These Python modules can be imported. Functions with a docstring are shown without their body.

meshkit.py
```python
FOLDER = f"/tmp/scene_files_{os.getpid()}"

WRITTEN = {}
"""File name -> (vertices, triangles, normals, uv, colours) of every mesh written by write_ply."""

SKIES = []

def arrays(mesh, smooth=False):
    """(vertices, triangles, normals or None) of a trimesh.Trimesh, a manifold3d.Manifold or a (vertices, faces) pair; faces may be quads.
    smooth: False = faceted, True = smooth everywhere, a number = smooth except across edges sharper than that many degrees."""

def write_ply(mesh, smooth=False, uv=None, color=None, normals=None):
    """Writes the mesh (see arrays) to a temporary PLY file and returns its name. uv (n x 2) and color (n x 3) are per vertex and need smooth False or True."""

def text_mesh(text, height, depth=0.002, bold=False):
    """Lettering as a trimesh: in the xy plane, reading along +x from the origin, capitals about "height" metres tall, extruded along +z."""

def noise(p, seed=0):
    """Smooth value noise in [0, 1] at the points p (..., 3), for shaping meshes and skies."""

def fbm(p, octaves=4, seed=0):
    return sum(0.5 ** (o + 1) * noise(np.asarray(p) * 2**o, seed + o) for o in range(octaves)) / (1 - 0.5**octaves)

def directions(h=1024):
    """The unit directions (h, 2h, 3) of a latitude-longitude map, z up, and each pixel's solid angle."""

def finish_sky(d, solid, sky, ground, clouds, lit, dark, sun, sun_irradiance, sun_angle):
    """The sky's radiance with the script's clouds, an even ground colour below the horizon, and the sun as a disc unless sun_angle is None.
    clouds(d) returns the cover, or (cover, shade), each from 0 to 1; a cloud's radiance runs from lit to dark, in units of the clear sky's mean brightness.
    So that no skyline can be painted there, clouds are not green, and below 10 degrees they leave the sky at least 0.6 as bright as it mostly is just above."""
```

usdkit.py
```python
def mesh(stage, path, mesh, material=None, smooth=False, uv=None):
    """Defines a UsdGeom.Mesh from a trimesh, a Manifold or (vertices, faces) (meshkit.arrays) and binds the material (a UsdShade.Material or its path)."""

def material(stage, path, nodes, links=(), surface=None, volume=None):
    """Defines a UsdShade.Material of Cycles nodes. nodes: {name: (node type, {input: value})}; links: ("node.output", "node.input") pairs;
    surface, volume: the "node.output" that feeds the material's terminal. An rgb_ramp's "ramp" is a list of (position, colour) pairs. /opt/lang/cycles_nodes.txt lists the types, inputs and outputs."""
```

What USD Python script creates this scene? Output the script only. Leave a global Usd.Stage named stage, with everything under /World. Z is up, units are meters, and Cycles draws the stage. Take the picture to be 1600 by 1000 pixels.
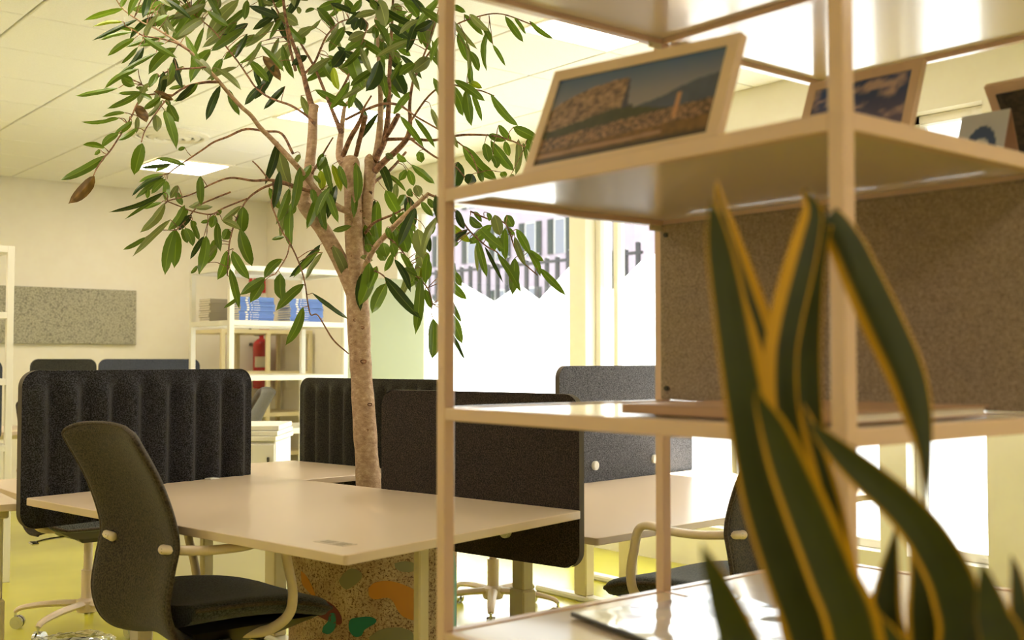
import math, random
import numpy as np, trimesh, usdkit, meshkit
from manifold3d import Manifold
from shapely.geometry import Polygon, box as sbox
from pxr import Usd, UsdGeom, UsdLux, UsdShade, Gf, Sdf, Vt

stage = Usd.Stage.CreateInMemory()
UsdGeom.SetStageUpAxis(stage, 'Z'); UsdGeom.SetStageMetersPerUnit(stage, 1.0)
world = UsdGeom.Xform.Define(stage, '/World'); stage.SetDefaultPrim(world.GetPrim())
rad = math.radians

# ------------------------------------------------------------------ camera, sky, sun, exposure
cam = UsdGeom.Camera.Define(stage, '/World/camera')
cam.CreateHorizontalApertureAttr(36.0); cam.CreateVerticalApertureAttr(22.5)
cam.CreateFocalLengthAttr(36.0 * 1753 / 1600)
cam.CreateClippingRangeAttr((0.05, 500.0))
cam.CreateFStopAttr(3.8); cam.CreateFocusDistanceAttr(3.9)
cam.CreateExposureAttr(0.22)
cam.AddTranslateOp().Set((0, 0, 1.2)); cam.AddRotateXYZOp().Set((90 + 2.027, 0, 50.8 - 90))

dome = UsdLux.DomeLight.Define(stage, '/World/sky')
dome.CreateIntensityAttr(0.88); dome.CreateColorAttr((0.94, 0.97, 1.0))
sun = UsdLux.DistantLight.Define(stage, '/World/sun')
sun.CreateIntensityAttr(8.0); sun.CreateNormalizeAttr(True); sun.CreateAngleAttr(0.6); sun.CreateColorAttr((1.0, 0.96, 0.90))
_el, _az = rad(57), rad(6)                      # high sun outside the window wall
_d = Gf.Vec3d(math.cos(_el) * math.cos(_az), math.cos(_el) * math.sin(_az), math.sin(_el))
sun.AddTransformOp().Set(Gf.Matrix4d().SetRotate(Gf.Rotation(Gf.Vec3d(0, 0, 1), _d)))
LAMP = 14.5                                        # radiance of the ceiling panels

# ------------------------------------------------------------------ helpers
TAKEN = {}
def numbered(name, parent='/World'):
    k = (parent, name); n = TAKEN.get(k, 0); TAKEN[k] = n + 1
    return '%s/%s' % (parent, name if n == 0 else '%s_%03d' % (name, n))
def say(o, label=None, cat=None, group=None, kind=None):
    p = o if isinstance(o, Usd.Prim) else o.GetPrim()
    for k, v in (('label', label), ('category', cat), ('group', group), ('kind', kind)):
        if v: p.SetCustomDataByKey(k, v)
    return p
def obj(name, mesh, m, parent=None, smooth=30, label=None, cat=None, group=None, kind=None, col=None):
    path = numbered(name, str(parent.GetPath()) if parent else '/World')
    if isinstance(mesh, list): mesh = trimesh.util.concatenate(mesh)
    if col is not None: smooth = True if smooth else False
    g = usdkit.mesh(stage, path, mesh, m, smooth=smooth)
    if col is not None:
        UsdGeom.PrimvarsAPI(g).CreatePrimvar('col', Sdf.ValueTypeNames.Color3fArray, 'vertex').Set(Vt.Vec3fArray.FromNumpy(np.asarray(col, np.float32)))
    return say(g, label, cat, group, kind)
def thing(name, label=None, cat=None, loc=(0, 0, 0), rz=0, group=None, kind=None):
    x = UsdGeom.Xform.Define(stage, numbered(name))
    x.AddTranslateOp().Set(Gf.Vec3d(*loc)); x.AddRotateZOp().Set(float(rz))
    return say(x, label, cat, group, kind)
def dup(src, loc, rz, label, group=None):
    was = src.GetCustomData()
    base = src.GetName()
    if base[-4:-3] == '_' and base[-3:].isdigit(): base = base[:-4]
    o = thing(base, label, was['category'], loc, rz, group or was.get('group'))
    o.GetReferences().AddInternalReference(src.GetPath()); o.SetInstanceable(True)
    return o
TM = trimesh.Trimesh
def box(x0, x1, y0, y1, z0, z1, ch=0.0):
    """A box, its edges chamfered by ch."""
    lo, hi = np.minimum((x0, y0, z0), (x1, y1, z1)), np.maximum((x0, y0, z0), (x1, y1, z1))
    if ch <= 0:
        return trimesh.creation.box(bounds=[lo, hi])
    ch = min(ch, (hi - lo).min() * .45); P = []
    for sx in (0, 1):
        for sy in (0, 1):
            for sz in (0, 1):
                s = np.array((sx, sy, sz)); c = np.where(s, hi, lo)
                for a in range(3):
                    q = c + np.where(s, -ch, ch); q[a] = c[a]; P.append(q)
    return trimesh.convex.convex_hull(np.array(P))
def prism(poly, z0, z1, ch=0.0):
    p = poly if isinstance(poly, Polygon) else Polygon(poly)
    if ch > 0:
        a = p.buffer(-ch, join_style=1)
        pts = [(x, y, z) for q, z in ((p, z0 + ch), (p, z1 - ch), (a, z0), (a, z1)) for x, y in list(q.exterior.coords)[:-1]]
        return trimesh.convex.convex_hull(np.array(pts))
    m = trimesh.creation.extrude_polygon(p, z1 - z0, engine='earcut'); m.apply_translation((0, 0, z0)); return m
def grid(V, closed_u=False):
    """(n, m, 3) points to a quad grid."""
    n, m = V.shape[:2]; F = []
    for i in range(n - 1):
        for j in range(m - (0 if closed_u else 1)):
            a, b = i * m + j, i * m + (j + 1) % m
            F += [(a, b, b + m), (a, b + m, a + m)]
    return TM(V.reshape(-1, 3), np.array(F), process=False)
def tube(pts, r, seg=8, flat=(1, 1), up=None, caps=True):
    P = np.array(pts, float); n = len(P); R = np.broadcast_to(np.asarray(r, float), (n,))
    T = np.gradient(P, axis=0); T /= np.maximum(np.linalg.norm(T, axis=1, keepdims=True), 1e-9)
    u = np.array(up if up is not None else ((0, 0, 1) if abs(T[0, 2]) < .8 else (1, 0, 0)), float)
    rings = []
    for i in range(n):
        s = np.cross(T[i], u); s /= max(np.linalg.norm(s), 1e-9); w = np.cross(s, T[i])
        if up is None: u = w
        a = np.linspace(0, 2 * np.pi, seg, endpoint=False)[:, None]
        rings.append(P[i] + R[i] * (np.cos(a) * s * flat[0] + np.sin(a) * w * flat[1]))
    V = np.array(rings); g = grid(V, True); v, f = list(g.vertices), list(g.faces)
    if caps:
        for row, flip in ((0, False), (n - 1, True)):
            c = len(v); v.append(P[row])
            for j in range(seg):
                a, b = row * seg + j, row * seg + (j + 1) % seg
                f.append((c, b, a) if not flip else (c, a, b))
    m = TM(np.array(v), np.array(f), process=False); m.invert(); return m
def curve(pts, n=6):
    """Catmull-Rom through points of any width."""
    P = np.array(pts, float); Q = np.vstack([2 * P[0] - P[1], P, 2 * P[-1] - P[-2]]); out = []
    for i in range(1, len(Q) - 2):
        for t in np.arange(n) / n:
            a, b, c, d = Q[i - 1], Q[i], Q[i + 1], Q[i + 2]
            out.append(.5 * (2 * b + (c - a) * t + (2 * a - 5 * b + 4 * c - d) * t * t + (3 * b - a - 3 * c + d) * t ** 3))
    return np.array(out + [P[-1]])
def lathe(prof, seg=40, c=(0, 0, 0)):
    m = trimesh.creation.revolve(np.array(prof, float), sections=seg); m.apply_translation(c); return m
def disc(c, axis, r, t, seg=24):
    a = np.array(axis, float); a /= np.linalg.norm(a); c = np.array(c, float)
    return trimesh.creation.cylinder(radius=r, segment=[c - a * t / 2, c + a * t / 2], sections=seg)
def move(m, loc=(0, 0, 0), rz=0.0):
    m = m.copy(); m.apply_transform(trimesh.transformations.rotation_matrix(rad(rz), (0, 0, 1))); m.apply_translation(loc); return m
def rnd_rect(w, h, r, n=6):
    return sbox(-w / 2 + r, -h / 2 + r, w / 2 - r, h / 2 - r).buffer(r, quad_segs=n)

# ------------------------------------------------------------------ materials
def lin(c):
    c = np.array(c, float) / 255.0
    return tuple(np.where(c < .04045, c / 12.92, ((c + .055) / 1.055) ** 2.4))
LK = '/World/Looks/'
UsdGeom.Scope.Define(stage, '/World/Looks')
def plain(name, c, rough=.5, **kw):
    return usdkit.material(stage, LK + name, {'p': ('principled_bsdf', dict(base_color=lin(c), roughness=rough, **kw))}, surface='p.BSDF')
def speckle(name, c1, c2, scale, rough=.9, coord='geo', bump=.0, lo=.38, hi=.62, detail=3, sheen=0.0, **kw):
    nodes = {'g': ('geometry', {}) if coord == 'geo' else ('texture_coordinate', {}),
             'n': ('noise_texture', dict(scale=scale, detail=detail, roughness=.7)),
             'r': ('rgb_ramp', {'ramp': [(lo, lin(c1)), (hi, lin(c2))]}),
             'p': ('principled_bsdf', dict(roughness=rough, sheen_weight=sheen, sheen_roughness=.4, **kw))}
    links = [('g.position' if coord == 'geo' else 'g.object', 'n.vector'), ('n.fac', 'r.fac'), ('r.color', 'p.base_color')]
    if bump:
        nodes['b'] = ('bump', dict(strength=bump, distance=.004)); links += [('n.fac', 'b.height'), ('b.normal', 'p.normal')]
    return usdkit.material(stage, LK + name, nodes, links, surface='p.BSDF')
def coloured(name, rough=.5, translucent=0.0, tint=(1, 1, 1), **kw):
    nodes = {'a': ('attribute', {'attribute': 'col'}), 'p': ('principled_bsdf', dict(roughness=rough, **kw))}
    links = [('a.color', 'p.base_color')]
    if not translucent:
        return usdkit.material(stage, LK + name, nodes, links, surface='p.BSDF')
    nodes |= {'t': ('translucent_bsdf', {}), 'h': ('mix_color', dict(blend_type='multiply', fac=1.0, b=tint)), 'm': ('mix_closure', dict(fac=translucent))}
    links += [('a.color', 'h.a'), ('h.result', 't.color'), ('p.BSDF', 'm.closure1'), ('t.BSDF', 'm.closure2')]
    return usdkit.material(stage, LK + name, nodes, links, surface='m.closure')
def emitter(name, c, s):
    return usdkit.material(stage, LK + name, {'e': ('emission', dict(color=c, strength=s))}, surface='e.emission')

M = {}
M['wall'] = speckle('wall_paint', (243, 237, 221), (245, 240, 225), 6, .85)
M['wall_green'] = plain('pale_green_paint', (146, 150, 116), .6)
M['tile'] = speckle('ceiling_board', (252, 251, 247), (247, 246, 240), 140, .9, bump=.05)
M['grid'] = plain('ceiling_grid', (206, 204, 180), .6)
M['floor'] = speckle('lime_floor', (206, 200, 46), (212, 206, 52), 1.3, .22, specular_ioR_level=.5) if False else speckle('lime_floor', (197, 191, 56), (204, 199, 64), 1.3, .2)
M['metal'] = plain('shelf_lacquer', (228, 194, 170), .22, coat_weight=.35, coat_roughness=.1)
M['panel'] = plain('shelf_sheet_lacquer', (234, 216, 194), .2, coat_weight=.6, coat_roughness=.08)
M['white_metal'] = plain('white_lacquer', (244, 240, 226), .3)
M['cream_metal'] = plain('cream_lacquer', (226, 212, 170), .35)
M['arm'] = plain('arm_plastic', (232, 212, 186), .35)
M['desk'] = plain('desk_laminate', (226, 204, 178), .27)
M['desk_edge'] = plain('desk_edge_band', (212, 184, 154), .5)
M['leg'] = plain('desk_leg_lacquer', (222, 208, 170), .4)
M['felt_dark'] = speckle('charcoal_felt', (10, 10, 13), (80, 80, 90), 230, .95, bump=.35, sheen=.1, lo=.42, hi=.68)
M['felt_brown'] = speckle('dark_brown_felt', (18, 13, 11), (76, 62, 54), 230, .95, bump=.35, sheen=.04, lo=.42, hi=.68)
M['felt_olive'] = speckle('olive_black_felt', (20, 19, 16), (66, 64, 54), 230, .95, bump=.3, sheen=.04)
M['felt_grey'] = speckle('grey_felt', (24, 24, 28), (112, 112, 120), 230, .95, bump=.35, sheen=.08)
M['felt_blue'] = speckle('blue_grey_felt', (40, 44, 54), (88, 92, 104), 420, .95, sheen=.15)
M['felt_tan'] = speckle('taupe_felt', (114, 99, 86), (192, 172, 152), 420, .95, bump=.35, lo=.35, hi=.65, sheen=.1)
M['felt_edge'] = plain('felt_edge', (96, 88, 78), .9)
M['fabric'] = speckle('chair_fabric', (20, 17, 12), (80, 68, 50), 190, .95, coord='obj', bump=.3, sheen=.15)
M['fabric_seat'] = speckle('seat_fabric', (20, 22, 21), (84, 88, 84), 190, .95, coord='obj', bump=.3, sheen=.2)
M['piping'] = speckle('piping_fabric', (44, 37, 30), (88, 76, 62), 200, .9, coord='obj')
M['dark_plastic'] = plain('dark_plastic', (46, 44, 40), .4)
M['knob'] = plain('knob_plastic', (236, 232, 222), .35)
M['frame_wood'] = plain('frame_lacquer', (226, 196, 162), .5)
M['frame_back'] = speckle('frame_backing', (52, 48, 40), (84, 78, 64), 90, .8)
M['book_cover'] = plain('brown_cover', (190, 152, 122), .45)
M['paper'] = plain('paper', (240, 232, 214), .8)
M['blue_cover'] = plain('blue_cover', (88, 122, 196), .4)
M['grey_cover'] = plain('grey_cover', (178, 168, 146), .6)
M['red'] = plain('red_enamel', (190, 24, 26), .25, coat_weight=.5)
M['sign_red'] = plain('sign_red', (204, 44, 40), .4)
M['black'] = plain('black_rubber', (22, 22, 22), .5)
M['chrome'] = plain('chrome', (200, 200, 196), .15, metallic=1.0)
M['soil'] = speckle('soil', (52, 40, 30), (92, 72, 52), 60, .95, bump=.6)
M['bark'] = usdkit.material(stage, LK + 'bark', {
    'g': ('geometry', {}), 'mp': ('mapping', dict(scale=(1, 1, 1.5))),
    'n': ('noise_texture', dict(scale=42, detail=5, roughness=.65)),
    'r': ('rgb_ramp', {'ramp': [(.22, lin((104, 78, 58))), (.36, lin((170, 138, 110))), (.58, lin((198, 168, 138))), (.76, lin((226, 206, 180)))]}),
    'b': ('bump', dict(strength=.7, distance=.01)), 'p': ('principled_bsdf', dict(roughness=.8))},
    [('g.position', 'mp.vector'), ('mp.vector', 'n.vector'), ('n.fac', 'r.fac'), ('r.color', 'p.base_color'), ('n.fac', 'b.height'), ('b.normal', 'p.normal')], surface='p.BSDF')
M['twig'] = speckle('twig_bark', (92, 62, 42), (160, 118, 86), 50, .75)
M['leaf'] = coloured('leaf', .34, translucent=.32, tint=(1.0, 1.0, .45), specular_ior_level=.5)
M['snake'] = coloured('snake_leaf', .42)
M['print'] = coloured('photo_print', .35)
M['print_flat'] = coloured('printed_sheet', .6)
M['planter'] = usdkit.material(stage, LK + 'speckled_planter', {
    'g': ('geometry', {}), 'n': ('noise_texture', dict(scale=125, detail=4, roughness=.75)), 'n2': ('noise_texture', dict(scale=9, detail=3)),
    'r': ('rgb_ramp', {'ramp': [(.36, lin((92, 60, 36))), (.42, lin((156, 124, 86))), (.50, lin((210, 188, 146))), (.7, lin((212, 192, 150)))]}),
    'x': ('mix_color', dict(blend_type='multiply', fac=.5)), 'r2': ('rgb_ramp', {'ramp': [(.35, lin((190, 150, 104))), (.65, lin((255, 250, 236)))]}),
    'b': ('bump', dict(strength=.5, distance=.004)), 'p': ('principled_bsdf', dict(roughness=.75))},
    [('g.position', 'n.vector'), ('g.position', 'n2.vector'), ('n.fac', 'r.fac'), ('n2.fac', 'r2.fac'), ('r.color', 'x.a'), ('r2.color', 'x.b'), ('x.result', 'p.base_color'), ('n.fac', 'b.height'), ('b.normal', 'p.normal')], surface='p.BSDF')
for k, c in dict(orange=(206, 138, 40), red=(112, 40, 30), teal=(22, 124, 100), sage=(142, 138, 98), mint=(96, 178, 152)).items():
    M['paint_' + k] = plain('paint_' + k, c, .55)
M['pin'] = usdkit.material(stage, LK + 'leaf_pattern_felt', {
    'g': ('geometry', {}), 'v': ('voronoi_texture', dict(feature='distance_to_edge', scale=62, randomness=1.0)), 'n': ('noise_texture', dict(scale=60, detail=3)),
    'a': ('math', dict(math_type='multiply_add', value2=.35, value3=-.12)), 's': ('math', dict(math_type='add')),
    'r': ('rgb_ramp', {'ramp': [(.02, lin((128, 126, 112))), (.10, lin((140, 138, 122))), (.2, lin((188, 184, 164))), (.6, lin((178, 174, 154)))]}),
    'p': ('principled_bsdf', dict(roughness=.95))},
    [('g.position', 'v.vector'), ('g.position', 'n.vector'), ('n.fac', 'a.value1'), ('a.value', 's.value1'), ('v.distance', 's.value2'), ('s.value', 'r.fac'), ('r.color', 'p.base_color')], surface='p.BSDF')
M['film'] = usdkit.material(stage, LK + 'frosted_film', {'d': ('diffuse_bsdf', dict(color=(.9, .91, .93))), 't': ('translucent_bsdf', dict(color=(.93, .94, .96))), 'm': ('mix_closure', dict(fac=.8))},
                            [('d.BSDF', 'm.closure1'), ('t.BSDF', 'm.closure2')], surface='m.closure')
M['glass'] = usdkit.material(stage, LK + 'window_glass', {'t': ('transparent_bsdf', dict(color=(.95, .97, .96))), 'g': ('glossy_bsdf', dict(color=(1, 1, 1), roughness=.02)), 'lw': ('layer_weight', dict(blend=.5)), 'pw': ('math', dict(math_type='power', value2=4.0)), 'f': ('math', dict(math_type='multiply_add', value2=.8, value3=.04)), 'm': ('mix_closure', {})},
                             [('lw.facing', 'pw.value1'), ('pw.value', 'f.value1'), ('f.value', 'm.fac'), ('t.BSDF', 'm.closure1'), ('g.BSDF', 'm.closure2')], surface='m.closure')
M['wrap'] = usdkit.material(stage, LK + 'clear_wrap', {'t': ('transparent_bsdf', dict(color=(.95, .95, .93))), 'g': ('glossy_bsdf', dict(color=(1, 1, 1), roughness=.12)), 'lw': ('layer_weight', dict(blend=.5)), 'f': ('math', dict(math_type='multiply_add', value2=.5, value3=.08)), 'm': ('mix_closure', {})},
                            [('lw.facing', 'f.value1'), ('f.value', 'm.fac'), ('t.BSDF', 'm.closure1'), ('g.BSDF', 'm.closure2')], surface='m.closure')
M['lamp'] = emitter('lamp_diffuser', (1.0, .86, .70), LAMP)
M['pink'] = speckle('pink_render', (186, 170, 180), (193, 178, 188), 2, .9)
M['cream_render'] = plain('cream_render', (236, 216, 190), .9)
M['shutter'] = plain('shutter_paint', (58, 66, 62), .6)
M['dark_glass'] = plain('dark_glass', (140, 142, 152), .2)
M['paving'] = speckle('paving', (92, 92, 94), (106, 105, 104), 3, .9)
M['rail'] = plain('railing_paint', (52, 50, 54), .5)
M['gloss_print'] = coloured('glossy_magazine', .12, coat_weight=1.0, coat_roughness=.03)
M['tag'] = plain('grey_print', (192, 174, 148), .5)
M['tag_dark'] = plain('dark_print', (150, 134, 108), .5)
M['white_board'] = plain('white_board', (246, 242, 230), .4)

# ------------------------------------------------------------------ the room
XL, XW, YF, YB, ZC = -2.6, 4.98, -2.7, 9.84, 2.72
obj('floor', box(XL - .2, XW + .05, YF - .2, YB + .2, -.1, 0), M['floor'], kind='structure')
obj('wall_back', box(XL - .2, XW + .3, YB, YB + .2, 0, ZC + .2), M['wall'], kind='structure')
obj('wall_left', box(XL - .2, XL, YF, YB, 0, ZC + .2), M['wall'], kind='structure')
obj('wall_front', box(XL - .2, XW + .3, YF - .2, YF, 0, ZC + .2), M['wall'], kind='structure')
WIN = [(.75, 1.75), (2.64, 3.055), (3.20, 5.35), (5.505, 7.565)]      # openings along y
SILL, HEAD = .24, 2.41
wx0, wx1 = XW, XW + .24
w = [box(wx0, wx1, YF, YB, -.05, SILL), box(wx0, wx1, YF, YB, HEAD, ZC + .2)]
ys = [YF] + [y for p in WIN for y in p] + [YB]
for a, b in zip(ys[0::2], ys[1::2]): w.append(box(wx0, wx1, a, b, SILL, HEAD))
obj('wall_window', w, M['wall'], smooth=False, kind='structure')
obj('baseboard_back', box(XL, XW, YB - .015, YB, 0, .08, .004), M['white_metal'], kind='structure')
FILM = [[(.75, 1.7), (1.0, 1.95), (1.35, 1.72), (1.75, 1.86)],
        [(2.64, 1.92), (2.9, 1.8), (3.055, 1.7)],
        [(3.2, 1.8), (3.5, 1.9), (3.9, 1.7), (4.2, 1.93), (4.55, 1.87), (4.911, 1.857), (5.275, 1.622), (5.318, 1.673), (5.35, 1.69)],
        [(5.505, 1.8), (5.579, 1.871), (5.952, 1.622), (6.178, 1.739), (6.46, 1.628), (6.872, 1.79), (7.2, 1.64), (7.565, 1.86)]]
for i, ((a, b), fm) in enumerate(zip(WIN, FILM)):
    t = thing('window_%d' % (i + 1), kind='structure')
    f = .045
    fr = [box(XW + .09, XW + .16, a, a + f, SILL, HEAD, .004), box(XW + .09, XW + .16, b - f, b, SILL, HEAD, .004),
          box(XW + .09, XW + .16, a, b, SILL, SILL + f, .004), box(XW + .09, XW + .16, a, b, HEAD - f, HEAD, .004)]
    obj('frame', fr, M['white_metal'], t)
    if i == 2:
        for y in (5.165, 4.2): obj('mullion', box(XW + .09, XW + .16, y - .02, y + .02, SILL + f, HEAD - f, .004), M['white_metal'], t)
    if i == 3: obj('mullion', box(XW + .09, XW + .16, 7.36, 7.41, SILL + f, HEAD - f, .004), M['white_metal'], t)
    obj('pane', box(XW + .124, XW + .130, a + f, b - f, SILL + f, HEAD - f), M['glass'], t, smooth=False)
    poly = Polygon([(a + f, SILL + f)] + [(min(max(y, a + f), b - f), z) for y, z in fm] + [(b - f, SILL + f)]).buffer(0)
    m = prism(poly, 0, .0008); m.apply_transform(np.array([[0, 0, 1, XW + .122], [1, 0, 0, 0], [0, 1, 0, 0], [0, 0, 0, 1.]]))
    obj('frosted_film', m, M['film'], t, smooth=False, label='frosted film with a zigzag mountain edge on the pane')
# slim frames on the sill side of the opening
ceil = thing('ceiling', kind='structure')
obj('ceiling_slab', box(XL - .2, XW + .3, YF - .2, YB + .2, ZC + .03, ZC + .2), M['grid'], ceil)
PANELS = [(x, y) for x in (3.54, 1.14, -1.26) for y in (8.46, 6.06, 3.66, -1.14)]
VENTS = [(2.97, 7.3)]
x0, y0, pt = 1.44, 5.16, .6
for i in range(-7, 6):
    for j in range(-14, 8):
        a, b = x0 + i * pt, y0 + j * pt
        lo, hi, l2, h2 = max(a, XL), min(a + pt, XW), max(b, YF), min(b + pt, YB)
        if hi - lo < .03 or h2 - l2 < .03: continue
        if any(abs(a + pt / 2 - px) < .1 and abs(b + pt / 2 - py) < .1 for px, py in PANELS): continue
        obj('ceiling_tile', box(lo + .005, hi - .005, l2 + .005, h2 - .005, ZC, ZC + .02, .004), M['tile'], ceil)
names = {(3.54, 8.46): 'square ceiling light panel farthest back, above the rear white shelves', (3.54, 6.06): 'square ceiling light panel glowing behind the tree crown',
         (3.54, 3.66): 'square ceiling light panel at the right, just under the top shelf edge'}
for px, py in PANELS:
    t = thing('ceiling_light', names.get((px, py), 'square ceiling light panel outside the picture'), 'ceiling light', (px, py, ZC - .004), 0, 'square ceiling light panels')
    fr = [box(-.296, .296, s * .296, s * .274, -.004, .014, .002) for s in (-1, 1)] + [box(s * .296, s * .274, -.274, .274, -.004, .014, .002) for s in (-1, 1)]
    obj('frame', fr, M['white_metal'], t); obj('diffuser', box(-.274, .274, -.274, .274, -.001, .012), M['lamp'], t, smooth=False)
t = thing('ceiling_vent', 'round white ceiling air diffuser with concentric rings left of the tree', 'vent', (2.97, 7.3, ZC))
for k, r in enumerate((.26, .2, .14, .08)):
    obj('ring', lathe([(r, -.001), (r, -.012 - .006 * k), (r - .035, -.022 - .006 * k), (r - .045, -.014 - .006 * k), (r - .03, -.001), (r, -.001)], 40), M['white_metal'], t)

# ------------------------------------------------------------------ outside
obj('ground', box(XW + .3, 110, -60, 140, -.3, -.12), M['paving'], kind='structure')
def facade(name, label, X, y0, y1, h, mat, wins, cat='building'):
    t = thing(name, label, cat)
    obj('wall', box(X, X + 6, y0, y1, -.12, h), mat, t)
    obj('roof', box(X - .4, X + 6.4, y0 - .3, y1 + .3, h, h + .25, .05), M['shutter'], t)
    for (wy, z0, z1) in wins:
        wn = obj('window', [box(X - .05, X + .05, wy - .48, wy - .42, z0, z1), box(X - .05, X + .05, wy + .42, wy + .48, z0, z1), box(X - .05, X + .05, wy - .48, wy + .48, z1 - .06, z1)], M['white_metal'], t)
        obj('pane', box(X - .02, X + .02, wy - .42, wy + .42, z0, z1 - .06), M['dark_glass'], wn)
        for s in (-1, 1):
            obj('shutter', box(X - .1, X - .03, wy + s * .55, wy + s * 1.0, z0, z1, .01), M['shutter'], t)
    return t
t = facade('house', 'pale pink house with grey shutters seen through the window above the frosted film', 42.0, 41.4, 110, 14.0, M['pink'],
       [(y, z, z + 2.0) for y in (44.27, 47.2, 49.77, 52.6, 55.4, 58.6, 62, 66, 70, 75) for z in (3.4, 7.2, 10.6)])
obj('downpipe', tube([(41.85, 42.7, -.1), (41.85, 42.7, 13.9)], .07, 10), M['shutter'], t)
facade('house', 'pale cream house outside the right-hand window', 20.0, -14, 8.5, 6.8, M['pink'], [(y, z, z + 1.6) for y in (-8, -3, 2, 6) for z in (1.0, 4.2)])
t = thing('railing', 'dark balcony railing of upright slats in front of the pink house', 'railing', (0, 0, 0))
obj('deck', box(12.9, 13.5, 12.6, 40, 1.75, 1.95, .02), M['pink'], t)
obj('post_support', [box(13.0, 13.3, y, y + .3, -.12, 1.75) for y in (12.7, 20, 27, 34, 39.5)], M['pink'], t)
for k in range(97):
    y = 12.65 + k * .28
    obj('slat', box(12.95, 13.0, y, y + .085, 1.95, 3.0 if k % 3 else 3.1, .006), M['rail'], t)
obj('handrail', box(12.94, 13.0, 12.6, 40, 2.9, 2.95), M['rail'], t)

# ------------------------------------------------------------------ shelving
def shelf_unit(name, label, xs, ys, levels, top, tube_w, pm, sm, group=None, brackets=False):
    t = thing(name, label, 'shelf', group=group); h = tube_w / 2
    for x in xs:
        for y in ys: obj('post', box(x - h, x + h, y - h, y + h, 0, top, .0015), pm, t)
    for z in levels:
        for x in xs:
            for a, b in zip(ys[:-1], ys[1:]): obj('rail', box(x - h + .001, x + h - .001, a + h, b - h, z - tube_w, z, .0012), pm, t)
        for y in ys:
            for a, b in zip(xs[:-1], xs[1:]): obj('rail', box(a + h, b - h, y - h + .001, y + h - .001, z - tube_w, z, .0012), pm, t)
        for a, b in zip(xs[:-1], xs[1:]):
            for c, d in zip(ys[:-1], ys[1:]): obj('shelf_panel', box(a + h, b - h, c + h, d - h, z - .012, z - .002), sm, t)
    return t
XS, YS = [1.09, 1.61, 2.13], [.745, 1.51]
LEV = [.04, .395, .756, 1.122, 1.482, 1.838]
fs = shelf_unit('shelving_unit', 'large cream metal shelving unit filling the right foreground, with picture frames on it', XS, YS, LEV, 1.838, .0215, M['metal'], M['panel'])
for z in LEV[2:]:
    for sx in (-1, 1):
        obj('bracket', [box(1.61 + sx * .014, 1.61 + sx * .05, 1.494, 1.4975, z - .034, z - .0225, .001), disc((1.61 + sx * .04, 1.4935, z - .028), (0, 1, 0), .004, .004, 10)], M['leg'], fs)
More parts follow.
